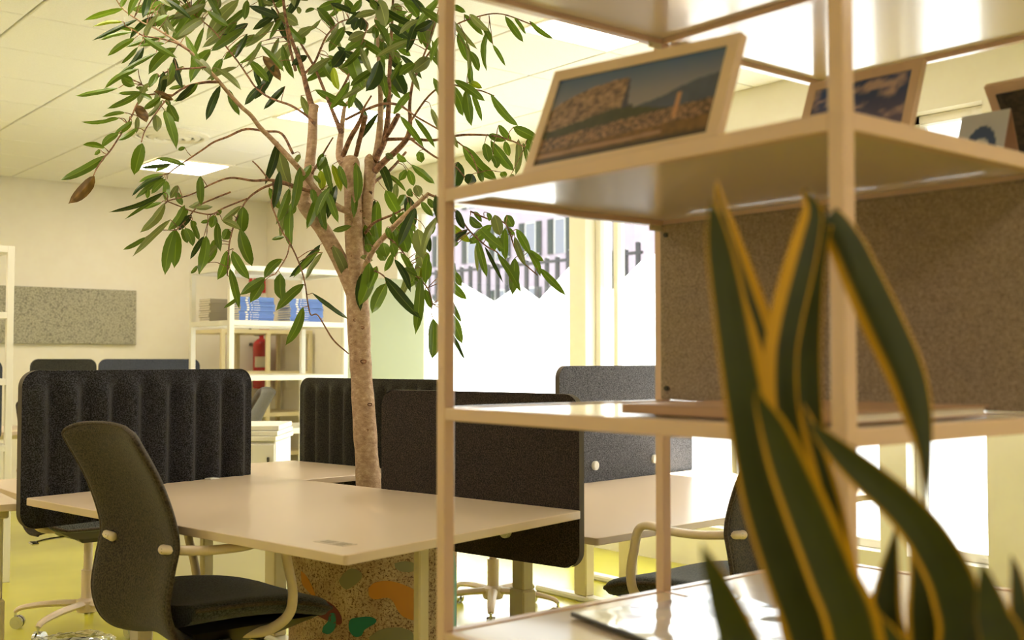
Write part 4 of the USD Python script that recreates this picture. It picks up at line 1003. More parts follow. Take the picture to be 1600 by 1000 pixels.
TREE_TWIGS = """
1831,4288,2599,1867,4248,2661
2107,3992,2468,2133,4024,2481
2238,3594,1575,2200,3527,1557
2089,4123,2699,2000,4220,2669
2278,3325,1494,2261,3286,1491
1934,3733,1985,1952,3771,1987
1529,3696,1643,1539,3734,1649
2297,3262,1398,2279,3234,1342
2204,3629,2353,2199,3658,2361
2397,3700,2359,2420,3735,2356
2305,3705,1825,2329,3679,1813
2279,3615,2574,2260,3569,2558
1764,3749,1675,1791,3752,1669
2397,3274,1904,2426,3287,1923
1905,4171,2474,1853,4158,2425
2233,3340,1717,2259,3303,1665
2170,3366,1477,2159,3353,1469
2041,3781,1843,2043,3838,1796
2006,3719,1913,1969,3636,1899
2305,3708,1808,2330,3706,1815
1913,3464,1386,1877,3436,1380
2179,3754,1626,2148,3706,1631
1524,3679,2281,1520,3691,2271
2483,3154,2006,2496,3182,1992
2493,3018,1565,2475,3019,1554
1651,3686,1707,1638,3693,1630
1478,3717,2065,1462,3640,2038
2278,3375,1754,2291,3416,1798
2232,3290,1738,2188,3215,1725
1921,3737,1999,1929,3728,2002
2228,3706,1936,2198,3626,1941
1912,3486,1457,1919,3512,1465
2451,3266,2194,2400,3203,2168
2268,3358,1541,2308,3380,1553
1914,4154,2451,1941,4037,2496
2091,4111,2676,2036,4186,2644
2091,3715,1828,2130,3681,1863
2349,3711,1902,2332,3626,1849
2285,3498,1740,2258,3462,1741
2297,3262,1398,2308,3184,1366
2405,3304,2206,2379,3275,2201
2235,3417,1683,2240,3387,1663
1733,3716,1588,1705,3629,1577
2164,3767,1661,2148,3803,1641
2276,3125,1727,2237,3137,1696
1486,3666,1735,1448,3597,1718
1537,3699,1650,1481,3628,1669
1486,3795,2357,1532,3818,2463
2314,3672,1971,2310,3648,1964
2306,3717,1756,2268,3678,1746
2015,3785,1851,1973,3724,1834
1930,4128,2415,2008,4090,2499
2107,3953,2383,2049,3998,2365
2366,3352,2440,2342,3417,2476
2415,3295,2426,2382,3254,2422
1716,3688,1525,1706,3649,1517
1790,3457,1502,1785,3428,1492
2288,3621,2458,2293,3636,2451
2373,3330,2191,2330,3307,2220
1831,4288,2599,1783,4330,2790
2246,3639,1531,2224,3621,1524
1903,3669,1846,1870,3602,1870
2424,3724,2600,2439,3639,2567
1733,3716,1588,1731,3729,1587
2405,3304,2206,2373,3241,2208
2228,3706,1936,2238,3676,1900
2268,3358,1541,2238,3301,1537
2378,3325,2521,2326,3270,2503
2298,3625,2342,2283,3591,2338
2199,3585,2395,2185,3612,2410
2317,3049,1628,2333,3034,1649
2424,3724,2600,2411,3688,2569
2119,3848,2230,2150,3850,2252
1857,4253,2564,1868,4241,2575
2126,3705,1801,2147,3681,1857
2492,3077,1981,2530,3095,2034
1955,4083,2352,2025,4046,2405
1343,3782,2429,1449,3710,2567
2015,3785,1851,2010,3800,1814
2364,4008,2600,2371,4002,2579
1716,3749,2183,1710,3751,2181
1840,4276,2587,1849,4198,2617
2262,3975,2496,2299,3941,2469
2095,3723,1821,2113,3760,1820
2404,3062,1687,2416,3076,1671
1901,4179,2486,1968,4185,2542
1466,3617,1730,1432,3558,1750
2271,3610,2689,2157,3680,2677
2063,3969,2695,2069,3946,2717
2106,4051,2573,2084,4068,2563
2228,3706,1936,2223,3668,1941
2342,3355,2322,2350,3355,2307
2306,3720,1739,2262,3662,1715
2370,3343,2467,2274,3316,2472
2323,3039,1617,2271,2968,1600
1831,4288,2599,1828,4300,2647
2244,3168,1761,2208,3122,1758
2091,3715,1828,2103,3684,1839
2281,3617,2545,2275,3577,2536
1550,3691,2203,1554,3712,2218
2263,3373,1563,2283,3325,1594
2545,2993,1504,2587,3016,1524
2119,3848,2230,2108,3888,2230
2208,3942,2411,2196,3889,2397
1568,3773,2311,1594,3787,2349
1770,3435,1489,1719,3408,1473
2216,3700,2303,2163,3704,2322
2492,3026,1960,2502,3032,1977
2454,3034,1655,2417,3002,1653
2097,4087,2629,2084,4097,2625
2399,4018,2619,2398,4070,2713
2217,3731,2278,2191,3661,2254
2114,3709,1809,2083,3620,1833
2305,3714,1773,2311,3712,1777
2415,3716,2514,2369,3663,2510
2216,3700,2303,2226,3638,2279
2268,3358,1541,2332,3333,1577
2106,3983,2451,2083,3996,2449
2415,3295,2426,2446,3315,2410
1553,3684,1720,1548,3672,1729
2101,3712,1817,2062,3654,1787
2298,3625,2342,2284,3605,2327
2429,3728,2643,2422,3707,2644
2103,4063,2592,2058,3984,2554
2268,3608,2718,2128,3674,2699
1415,3711,2298,1383,3635,2271
2254,3390,1588,2185,3336,1555
1831,4288,2599,1803,4362,2819
1770,3435,1489,1731,3442,1462
2415,3055,1683,2362,2989,1693
1951,4092,2364,1959,4030,2371
2204,3629,2353,2156,3638,2363
2157,4138,2707,2184,4038,2699
2300,3493,2113,2299,3477,2106
2424,3724,2600,2474,3717,2589
2063,3969,2695,2070,3896,2822
2083,4147,2746,1948,4259,2852
2217,3947,2427,2243,3867,2389
2328,3998,2574,2265,4049,2647
2293,3098,1690,2272,3130,1671
2419,3720,2557,2433,3602,2528
2267,3364,1551,2283,3269,1578
2513,3215,2465,2514,3218,2416
2461,3031,1638,2477,3012,1655
2199,3585,2395,2211,3584,2393
2063,3969,2695,2108,3855,2715
2429,3728,2643,2472,3714,2638
2358,3370,2385,2315,3296,2353
1829,3489,1540,1825,3495,1547
2294,3290,1456,2363,3260,1486
1610,3627,1794,1571,3597,1821
2254,3390,1588,2203,3326,1579
1402,3677,2082,1370,3608,2080
1993,4005,2253,2026,4028,2292
1358,3789,2415,1408,3702,2461
2568,3171,2462,2589,3215,2475
1397,3674,2120,1358,3608,2155
2284,3618,2516,2240,3565,2480
2219,3516,1525,2225,3518,1545
1485,3693,2179,1449,3622,2163
2268,3608,2718,2098,3635,2770
2217,3947,2427,2265,3924,2412
2351,3388,2345,2314,3429,2376
2277,3614,2603,2210,3598,2571
2300,3626,2313,2242,3560,2293
2305,3705,1825,2331,3699,1820
2355,3379,2365,2298,3412,2378
2205,3750,1969,2146,3709,1939
1459,3797,2365,1494,3770,2462
2484,3738,2016,2491,3686,1973
2157,4138,2707,2200,4129,2711
2315,3640,2145,2264,3576,2128
1525,3692,2197,1527,3724,2247
2090,3904,2416,2120,3940,2436
2279,3390,1753,2251,3353,1767
1662,3688,1712,1656,3644,1675
1343,3782,2429,1440,3749,2548
1415,3801,2383,1422,3680,2445
1477,3796,2360,1484,3780,2395
2467,3028,1620,2423,2956,1620
1674,3751,2223,1700,3771,2249
1865,4241,2553,1874,4271,2544
1397,3674,2120,1331,3712,2107
1743,3733,1620,1706,3782,1629
2415,3295,2426,2402,3300,2451
2156,4113,2647,2140,4047,2627
1909,4163,2463,1994,4120,2547
2419,3720,2557,2453,3723,2579
2340,4001,2587,2309,4016,2616
2109,4039,2555,2105,4020,2543
2303,3628,2284,2246,3592,2258
1896,4188,2497,1960,4146,2553
1415,3711,2298,1402,3678,2249
1395,3711,2305,1355,3636,2262
2279,3987,2522,2198,3965,2538
1912,3477,1425,1919,3449,1431
1857,4253,2564,1860,4313,2553
2083,4147,2746,1983,4215,2912
1500,3728,2091,1497,3692,2074
2268,3358,1541,2329,3341,1568
1520,3787,2340,1488,3704,2308
2217,3947,2427,2215,3848,2390
1901,3526,1555,1979,3503,1590
1831,4288,2599,1756,4398,2697
1780,4394,1953,1755,4370,1933
1924,4137,2427,1879,4104,2382
2041,3924,2202,2074,3954,2274
1831,4288,2599,1755,4315,2642
1739,3750,2162,1763,3793,2182
1469,3692,2167,1453,3635,2137
2158,4150,2737,2170,4188,2745
2300,3389,2090,2314,3403,2088
2342,3355,2322,2374,3391,2329
2282,3436,1750,2293,3447,1744
1831,4288,2599,1856,4206,2672
2107,3992,2468,1988,3992,2429
2101,3758,1929,2053,3703,1928
2401,3704,2397,2400,3632,2386
2277,3614,2603,2174,3588,2574
1468,3797,2362,1514,3812,2455
1465,3696,2295,1428,3635,2225
1459,3797,2365,1489,3824,2432
1477,3796,2360,1480,3759,2395
2410,3712,2471,2411,3682,2448
2410,3712,2471,2367,3672,2471
2227,3952,2442,2247,3919,2419
2474,3178,2009,2436,3141,1971
2401,3704,2397,2409,3631,2367
2340,4001,2587,2281,3964,2648
2300,3626,2313,2322,3656,2329
2086,4135,2723,2022,4081,2672
1857,4253,2564,1850,4180,2583
2215,3684,2316,2192,3766,2356
2366,3352,2440,2316,3295,2424
2352,4005,2594,2323,3922,2532
2410,3712,2471,2418,3766,2501
1831,4288,2599,1719,4324,2768
2499,3015,1556,2536,3019,1581
2103,4063,2592,2073,4050,2578
1516,3693,2194,1507,3687,2218
1931,3796,1849,1937,3814,1842
2458,3260,2448,2412,3196,2444
2198,3569,2410,2182,3555,2396
2290,3622,2429,2304,3606,2416
1626,3758,2267,1618,3754,2265
2217,3715,2291,2179,3762,2329
2415,3716,2514,2357,3657,2489
2444,3272,2441,2459,3295,2477
2197,3554,2426,2145,3483,2393
2401,3704,2397,2418,3732,2390
1780,4394,1953,1749,4370,1939
1831,4288,2599,1730,4348,2776
2340,3414,2284,2286,3364,2278
1840,4276,2587,1907,4261,2684
2101,3758,1929,2098,3713,1912
2340,3414,2284,2295,3427,2292
2268,3608,2718,2117,3619,2792
2210,3741,1963,2166,3694,1936
2110,4018,2519,2038,4109,2503
1904,3519,1541,1972,3473,1578
2434,3732,2686,2509,3662,2719
2269,3802,2211,2286,3799,2241
2392,3696,2322,2385,3715,2317
2294,3290,1456,2339,3227,1516
1553,3705,1665,1533,3627,1645
1497,3792,2352,1522,3763,2402
2429,3284,2434,2442,3260,2367
2434,3732,2686,2443,3757,2689
1466,3617,1730,1440,3598,1747
2404,3304,2412,2439,3231,2322
2429,3728,2643,2459,3649,2634
2467,3253,2190,2448,3231,2173
2362,3361,2413,2353,3417,2427
1951,4092,2364,1903,4024,2336
2281,3617,2545,2304,3651,2543
2405,3708,2434,2408,3704,2425
2235,3494,1642,2191,3426,1622
2382,3322,2384,2325,3257,2362
1964,4067,2327,1995,4065,2355
2108,4000,2485,2092,4044,2489
1316,3656,1933,1283,3573,1926
2429,3728,2643,2496,3680,2634
2633,3117,2431,2654,3151,2454
2083,4147,2746,1956,4228,2732
1415,3678,2121,1399,3627,2118
1831,4288,2599,1764,4248,2621
2281,3116,1715,2279,3095,1714
1918,4146,2440,1948,4030,2476
2108,4000,2485,2005,4021,2454
2485,3135,2000,2483,3119,2039
1810,4319,1990,1816,4301,1979
1638,3687,1708,1633,3703,1630
2424,3724,2600,2427,3716,2615
2297,3262,1398,2315,3201,1314
2089,4123,2699,2001,4142,2649
1831,4288,2599,1782,4312,2754
2381,3682,2242,2419,3713,2250
2332,3363,2147,2310,3293,2104
1780,4394,1953,1765,4369,1921
2366,3352,2440,2304,3366,2444
1397,3674,2120,1322,3659,2133
2424,3724,2600,2447,3617,2558
2393,3120,1858,2378,3137,1854
2448,3036,1673,2466,3054,1708
2294,3290,1456,2296,3308,1452
2340,3098,1715,2351,3115,1699
2399,4018,2619,2397,3927,2629
2374,3334,2494,2367,3363,2492
2493,3018,1565,2542,3035,1588
1342,3657,1980,1328,3694,2004
1813,3775,1758,1791,3746,1755
2083,4147,2746,2010,4221,2865
1437,3671,2093,1433,3659,2102
2434,3732,2686,2560,3655,2869
2065,3632,1963,2047,3611,1956
1349,3657,1992,1327,3575,1971
1780,4394,1953,1750,4339,1922
1415,3801,2383,1433,3672,2450
2474,3178,2009,2467,3158,2007
2297,3262,1398,2337,3211,1412
1672,3690,1718,1681,3660,1685
1456,3667,2096,1441,3628,2076
2467,3735,2000,2518,3748,1964
1579,3713,1692,1582,3696,1684
2250,3399,1601,2253,3454,1589
2488,3236,2462,2485,3218,2425
2451,3266,2194,2436,3220,2266
1282,3654,1877,1265,3645,1888
2235,3546,1612,2253,3539,1608
2199,3585,2395,2239,3596,2392
2238,3424,1627,2205,3387,1618
1529,3696,1643,1424,3698,1612
2487,2979,1939,2491,2968,1966
2284,3618,2516,2301,3603,2524
2399,4018,2619,2437,4013,2631
2108,4000,2485,1982,3988,2442
1759,3745,1661,1743,3748,1668
2276,3125,1727,2219,3145,1669
2270,3671,1685,2270,3672,1675
1493,3725,2084,1485,3719,2091
2399,4018,2619,2351,3969,2678
2228,3216,1766,2161,3172,1797
2279,3615,2574,2249,3672,2582
2230,3704,1732,2185,3636,1701
1545,3702,1658,1534,3653,1644
2485,3135,2000,2434,3091,1919
2336,3020,1596,2376,3034,1618
1400,3655,1962,1370,3645,1967
2279,3390,1753,2289,3427,1806
2490,3096,1987,2474,3073,1972
1492,3693,2185,1462,3609,2151
1662,3688,1712,1643,3644,1699
1740,3727,1610,1689,3707,1605
2378,3325,2521,2389,3290,2492
2233,3340,1717,2277,3259,1640
2461,3031,1638,2401,3019,1624
2195,3539,2441,2191,3570,2478
1462,3692,2162,1440,3658,2163
2091,4111,2676,2023,4103,2644
2513,3215,2465,2515,3194,2350
1792,4355,1970,1753,4283,1974
2054,3714,1828,2040,3673,1832
2072,3653,1958,2055,3601,1943
2271,3346,1522,2292,3332,1532
2400,3721,1939,2432,3706,1896
2394,3130,1873,2414,3148,1881
2325,3359,1970,2325,3394,1965
2376,3280,2013,2360,3241,2021
2281,3116,1715,2302,3156,1722
2451,3266,2194,2443,3248,2213
1485,3690,2291,1453,3623,2259
1517,3618,1749,1519,3663,1792
1350,3712,2321,1324,3662,2317
1500,3618,1742,1511,3650,1768
2310,3058,1638,2243,3095,1574
1359,3660,2012,1327,3640,2011
2450,3731,1984,2454,3668,1947
2286,3619,2487,2242,3571,2454
2488,2995,1946,2494,2994,1956
2405,3708,2434,2406,3657,2415
1831,4288,2599,1746,4252,2567
2279,3615,2574,2221,3569,2551
2303,3993,2548,2286,4050,2604
1402,3677,2082,1397,3685,2099
2200,3600,2379,2223,3584,2373
1359,3660,2012,1384,3677,2012
2335,3567,1989,2306,3508,1971
2376,4011,2606,2360,4041,2679
2235,3442,1672,2199,3411,1677
1857,4253,2564,1923,4234,2663
1415,3711,2298,1379,3670,2244
1462,3692,2162,1440,3657,2162
2238,3594,1575,2224,3630,1587
1630,3719,1743,1638,3751,1759
1397,3674,2120,1352,3639,2120
2228,3216,1766,2202,3158,1753
1780,4394,1953,1779,4413,1954
1789,4365,1966,1749,4298,1974
1709,3677,1496,1764,3684,1427
2310,3058,1638,2267,3127,1572
2362,3361,2413,2273,3328,2391
2308,3064,1646,2263,3122,1589
1581,3750,2156,1597,3796,2172
1402,3677,2082,1375,3628,2079
2235,3546,1612,2192,3538,1625
1782,3760,1709,1742,3718,1715
2325,3592,1972,2300,3577,1980
1780,4394,1953,1698,4399,1892
2229,3240,1757,2192,3256,1799
2169,4025,2496,2170,4007,2510
2330,3029,1607,2320,3041,1592
2393,3120,1858,2465,3084,1863
2054,3848,1990,2036,3757,1972
1397,3674,2120,1384,3695,2112
2377,3301,1924,2359,3258,1949
2112,3801,1916,2083,3738,1895
2195,3539,2441,2218,3583,2470
2269,3656,1691,2242,3582,1665
2399,4018,2619,2351,3975,2653
1486,3666,1735,1475,3725,1691
1486,3666,1735,1486,3719,1738
2382,3074,1695,2357,3023,1704
2103,4063,2592,2094,4094,2581
2487,2979,1939,2410,2959,1834
2316,3996,2561,2274,4081,2653
1716,3688,1525,1644,3781,1533
1579,3713,1692,1565,3641,1674
2156,4113,2647,2176,4047,2635
1840,4276,2587,1865,4289,2629
1376,3712,2312,1357,3665,2290
1672,3690,1718,1676,3695,1707
2165,4041,2519,2224,4052,2560
2317,3049,1628,2290,3034,1612
1833,4279,2013,1774,4211,2035
1651,3686,1707,1655,3709,1687
1468,3797,2362,1485,3786,2415
1342,3657,1980,1304,3633,1988
1273,3650,1867,1265,3690,1889
2041,3781,1843,2007,3746,1780
"""
tree = thing('indoor_fig_tree', 'tall indoor fig tree with long drooping leaves growing from the speckled planter', 'tree')
first_trunk = None
rng = random.Random(5)
for ln in TREE_BRANCHES.strip().splitlines():
    kind, *ps = ln.split(); A = np.array([[float(q) for q in p.split(',')] for p in ps]) / 1000.0
    A[:, 3] /= 10.0
    C = curve(A, 5); r = np.maximum(C[:, 3] * (1.0 if kind in ('trunk', 'limb') else .86), .0012)
    big = kind in ('trunk', 'limb')
    if big:
        r = r * (1 + .06 * (meshkit.noise(C[:, :3] * 22, 3) - .5) * 2)
    obj({'trunk': 'trunk', 'limb': 'limb', 'branch': 'branch'}[kind], tube(C[:, :3], r, 18 if big else 8), M['bark'] if big or r.max() > .0145 else M['twig'], tree, smooth=60)
for (kx, ky, kz, kr) in KNOTS:
    obj('knot', tube(curve([np.array((kx, ky, kz)) + kr * np.array((.775 * math.cos(a), -.632 * math.cos(a), .55 * math.sin(a))) for a in np.linspace(0, 6.1, 9)], 2), kr * .28, 6), M['twig'], tree, smooth=60)
tw = []
for ln in TREE_TWIGS.strip().splitlines():
    q = np.array([float(v) for v in ln.split(',')]) / 1000.0; a, b = q[:3], q[3:]
    L = np.linalg.norm(b - a); mid = (a + b) / 2 + np.array((rng.uniform(-.1, .1), rng.uniform(-.1, .1), rng.uniform(.0, .18))) * L
    tw.append(tube(curve([a, mid, b], 4), [.0016] * 4 + [.0013] * 4 + [.001], 5))
obj('twigs', tw, M['twig'], tree, smooth=60, kind='stuff')
TONES = [lin((94, 120, 38)), lin((44, 66, 26)), lin((122, 132, 86)), lin((140, 156, 34)), lin((120, 92, 56))]
def leaf_mesh(b, t, w, roll, tone, rg):
    ax = t - b; L = np.linalg.norm(ax); ax = ax / L; L *= 1.05
    view = b - np.array((0, 0, 1.2)); view = view / np.linalg.norm(view)
    s = np.cross(ax, view); s /= np.linalg.norm(s); n = np.cross(s, ax)
    if n[2] < 0: n = -n
    ca, sa = math.cos(rad(roll)), math.sin(rad(roll)); s, n = s * ca + n * sa, n * ca - s * sa
    ns = 10; cols = np.array([-1, -.55, -.1, -.045, .045, .1, .55, 1.0]); tt = np.array([0, .1, .24, .4, .55, .7, .82, .9, .95, 1.0])
    prof = np.array([.08, .58, .92, 1.03, 1.02, .90, .68, .38, .14, .0]) * .97
    bend, ph, fold, ruf = rg.uniform(-.13, .14) * L, rg.uniform(0, 6.28), rg.uniform(.15, .4), rg.uniform(.0, .09) * w
    side = rg.uniform(-.06, .06) * L
    V, Cc = [], []
    base = np.array(TONES[tone]) * rg.uniform(.8, 1.2)
    rib = base * 1.35 + np.array(lin((70, 70, 38)))
    for i, u in enumerate(tt):
        c = b + ax * L * u + n * bend * math.sin(u * math.pi) + s * side * math.sin(u * math.pi)
        for k in cols:
            V.append(c + s * k * w / 2 * prof[i] + n * (fold * abs(k) * w / 2 * prof[i] + ruf * abs(k) * math.sin(u * 14 + ph + k)))
            col = rib if abs(k) < .06 else base
            if tone == 4: col = base * (1.5 if math.sin(u * 22 + k) > .2 and k > -.3 else .75)
            Cc.append(col)
    return grid(np.array(V).reshape(ns, len(cols), 3)), np.array(Cc)
restV, restC = [], []
for k, ln in enumerate(TREE_LEAVES.strip().splitlines()):
    q = np.array([float(v) for v in ln.split(',')])
    m, c = leaf_mesh(q[:3] / 1000, q[3:6] / 1000, q[6] / 1e4, q[7], int(q[8]), rng)
    if k < 300: obj('leaf', m, M['leaf'], tree, smooth=True, col=c, label='brown withered leaf' if int(q[8]) == 4 else None)
    else: restV.append(m); restC.append(c)
obj('leaves', trimesh.util.concatenate(restV), M['leaf'], tree, smooth=True, col=np.vstack(restC), kind='stuff')

pl = thing('planter', 'speckled cylindrical planter with painted orange, teal and dark red shapes under the desks', 'planter', (2.30, 3.65, 0))
RP = .315
obj('body', lathe([(0, .0), (RP - .01, .0), (RP, .01), (RP, .585), (RP - .006, .592), (RP - .03, .592), (RP - .034, .585), (RP - .034, .5), (0, .5)], 72), M['planter'], pl, smooth=40)
obj('soil', lathe([(0, .556), (RP - .1, .553), (RP - .036, .545), (RP - .036, .5), (0, .5)], 40), M['soil'], pl)
SHAPES = [
    ("orange", [(-177.6,0.439), (-171.6,0.427), (-165.8,0.393), (-162.7,0.358), (-166.2,0.364), (-171.5,0.379), (-176.3,0.399)]),
    ("red", [(-177.3,0.316), (-171.5,0.345), (-164.4,0.362), (-156.3,0.355), (-147.6,0.332), (-142.9,0.297), (-144.9,0.269), (-149.7,0.278), (-156.2,0.284), (-162.6,0.295), (-171.3,0.280), (-176.0,0.256), (-177.9,0.274)]),
    ("teal", [(-151.1,0.304), (-147.3,0.307), (-146.5,0.279), (-148.2,0.248), (-152.4,0.233), (-156.9,0.238), (-155.9,0.258), (-152.5,0.276)]),
    ("teal", [(-138.1,0.271), (-135.9,0.293), (-129.7,0.295), (-124.2,0.299), (-120.4,0.281), (-123.6,0.265), (-127.8,0.255), (-129.6,0.235), (-133.9,0.230), (-137.3,0.248)]),
    ("sage", [(-144.8,0.423), (-141.1,0.451), (-136.0,0.467), (-130.1,0.454), (-130.4,0.429), (-134.7,0.409), (-138.5,0.395), (-143.0,0.405)]),
    ("orange", [(-125.5,0.399), (-121.3,0.418), (-112.7,0.422), (-102.5,0.404), (-93.3,0.368), (-92.3,0.280), (-101.0,0.287), (-106.3,0.313), (-109.5,0.348), (-113.9,0.365), (-121.2,0.360), (-124.9,0.372)]),
    ("sage", [(-124.8,0.229), (-118.7,0.251), (-111.3,0.258), (-102.3,0.251), (-95.2,0.222), (-93.3,0.136), (-108.7,0.134), (-123.5,0.165)]),
    ("sage", [(-109.0,0.482), (-102.5,0.487), (-95.4,0.476), (-95.4,0.449), (-102.5,0.449), (-107.7,0.462)]),
    ("mint", [(-66, .50), (-52, .48), (-44, .35), (-46, .2), (-58, .12), (-67, .18), (-64, .3), (-68, .42)]),
    ("orange", [(-20, .4), (10, .45), (30, .35), (10, .28), (-15, .3)]), ("teal", [(60, .3), (90, .36), (110, .25), (85, .18)]), ("red", [(130, .45), (155, .47), (160, .36), (138, .33)]),
]
for cname, poly in SHAPES:
    c0 = np.array(poly); P = Polygon([(a / 57.3 * RP, z) for a, z in c0]).buffer(.012).buffer(-.012)
    P = Polygon(curve(np.array(list(P.simplify(.004).exterior.coords)), 4)).buffer(0)
    m = prism(P, 0, .0012); m = m.subdivide_to_size(.03)
    v = m.vertices.copy(); a = v[:, 0] / RP; r = RP + .0004 + v[:, 2]
    obj('painted_shape', TM(np.stack([r * np.cos(a), r * np.sin(a), v[:, 1]], 1), m.faces, process=False), M['paint_' + cname], pl, smooth=40)

# ------------------------------------------------------------------ snake plant in the right foreground
SNAKE_LEAVES = """
767,536,892,359 756,543,978,471 740,552,1029,470 725,562,1079,428 715,568,1120,377 707,572,1161,335 700,575,1201,304 694,578,1241,273 687,581,1282,222 682,582,1307,141 678,583,1326,20 | 0.1 0.16
821,583,868,332 813,594,986,333 807,603,1090,312 800,614,1179,280 793,624,1224,236 785,636,1269,203 778,646,1309,147 773,655,1344,80 774,659,1360,17 | 0.4 0.55
803,545,882,371 791,555,970,350 778,566,1043,329 768,574,1106,308 761,580,1159,286 760,580,1201,276 764,577,1233,276 771,571,1270,265 778,566,1302,223 781,563,1324,159 776,567,1342,32 | 0.5 0.08
861,575,861,395 847,582,956,371 830,590,1056,336 817,595,1134,301 813,594,1201,267 812,589,1257,243 814,583,1301,220 817,575,1323,220 826,563,1302,295 835,550,1266,337 846,536,1225,347 854,524,1190,324 858,516,1158,258 859,510,1126,139 856,507,1103,85 852,505,1080,21 | 0.3 0.08
756,493,906,363 744,500,988,411 728,509,1037,380 711,519,1085,350 698,526,1119,300 687,531,1148,222 678,535,1167,106 673,535,1178,19 | 0.14 0.2
815,471,899,402 826,462,968,382 824,464,1017,371 809,475,1056,341 792,489,1084,301 774,504,1105,271 758,518,1124,211 744,529,1141,120 735,536,1153,20 | 0.14 0.1
839,542,875,217 829,550,965,195 819,558,1018,184 811,565,1072,173 802,572,1115,152 794,578,1147,108 791,581,1163,16 | 0.3 0.3
651,502,926,365 634,508,977,344 618,513,1014,270 604,516,1046,170 594,517,1065,71 587,515,1074,13 | 0.06 0.12
797,408,919,374 792,412,979,346 788,415,1016,243 785,418,1039,122 782,420,1054,14 | 0.08 0.1
879,419,899,301 874,429,956,242 873,436,1000,173 875,441,1029,92 877,446,1044,15 | 0.12 0.2
911,547,858,342 916,544,925,354 915,544,975,319 913,546,1014,205 908,550,1043,103 904,553,1065,17 | 0.2 0.2
776,554,885,210 765,564,952,220 756,571,1003,210 752,574,1050,178 752,574,1086,105 753,573,1112,16 | 0.45 0.45
780,461,909,291 768,471,961,242 758,479,990,165 750,485,1006,78 745,489,1018,15 | 0.1 0.2
853,530,875,325 848,535,938,314 844,538,986,271 846,536,1018,184 849,533,1045,76 851,532,1061,16 | 0.2 0.2
"""
sp = thing('snake_plant', 'out-of-focus snake plant with yellow-edged upright leaves in the right foreground', 'plant', (0, 0, 0))
GREEN, YEL = np.array(lin((46, 54, 16))), np.array(lin((206, 156, 24)))
for ln in SNAKE_LEAVES.strip().splitlines():
    body, yl = ln.split('|'); yl = [float(x) for x in yl.split()]
    A = np.array([[float(q) for q in p.split(',')] for p in body.split()]) / 1000.0; A[:, 3] /= 10.0
    A[0, :3] = A[0, :3] * .55 + np.array((.795, .515, .80)) * .45      # the leaves gather at the crown
    C = curve(A, 6); C[:, 3] = np.maximum(C[:, 3], .001); n = len(C)
    T = np.gradient(C[:, :3], axis=0); T /= np.linalg.norm(T, axis=1, keepdims=True)
    cols = np.array([-1, -1 + yl[0] * .9, -1 + yl[0] * 1.7, -.15, .15, 1 - yl[1] * 1.7, 1 - yl[1] * .9, 1.0]) if sum(yl) < .55 else np.array([-1, -1 + yl[0] * 1.4, -1 + yl[0] * 1.6, -.15 if yl[0] < .45 else .05, .15, 1 - yl[1] * 1.6 if yl[1] < .45 else .2, 1 - yl[1] * 1.3 if yl[1] < .45 else .3, 1.0])
    cols = np.maximum.accumulate(cols); V = {1: [], -1: []}; K = []
    for i in range(n):
        p = C[i, :3]; vw = p - np.array((0, 0, 1.2)); s = np.cross(T[i], vw); s /= np.linalg.norm(s); nn = np.cross(s, T[i]); nn /= np.linalg.norm(nn)
        if np.dot(s, (.775, -.632, 0)) < 0 : s, nn = -s, -nn
        for f in (1, -1):
            V[f].append([p + s * c * C[i, 3] / 2 + nn * (.16 * c * c * C[i, 3] + f * .0016 * (1 - c * c)) for c in cols])
        st = .82 + .36 * meshkit.noise(np.array([[p[2] * 90, p[0] * 5, p[1] * 5]]), 4)[0]
        mg = [YEL, YEL, GREEN * st, GREEN * st, GREEN * st, GREEN * st, YEL, YEL]
        if yl[0] < .09: mg[0], mg[1] = YEL * .7, GREEN * st
        K.append(mg)
    a, b = grid(np.array(V[1])), grid(np.array(V[-1])); b.invert()
    obj('leaf', trimesh.util.concatenate([a, b]), M['snake'], sp, smooth=True, col=np.vstack([np.array(K).reshape(-1, 3)] * 2))
obj('soil', lathe([(0, .80), (.108, .79), (.108, .74), (0, .74)], 32, (.795, .515, 0)), M['soil'], sp)
ob = thing('plant_pot', 'tall pale cylindrical pot holding the snake plant', 'pot', (.795, .515, 0))
obj('body', lathe([(0, 0), (.12, 0), (.125, .01), (.13, .80), (.127, .81), (.116, .81), (.112, .80), (.112, .73), (0, .73)], 48), M['white_metal'], ob, smooth=40)

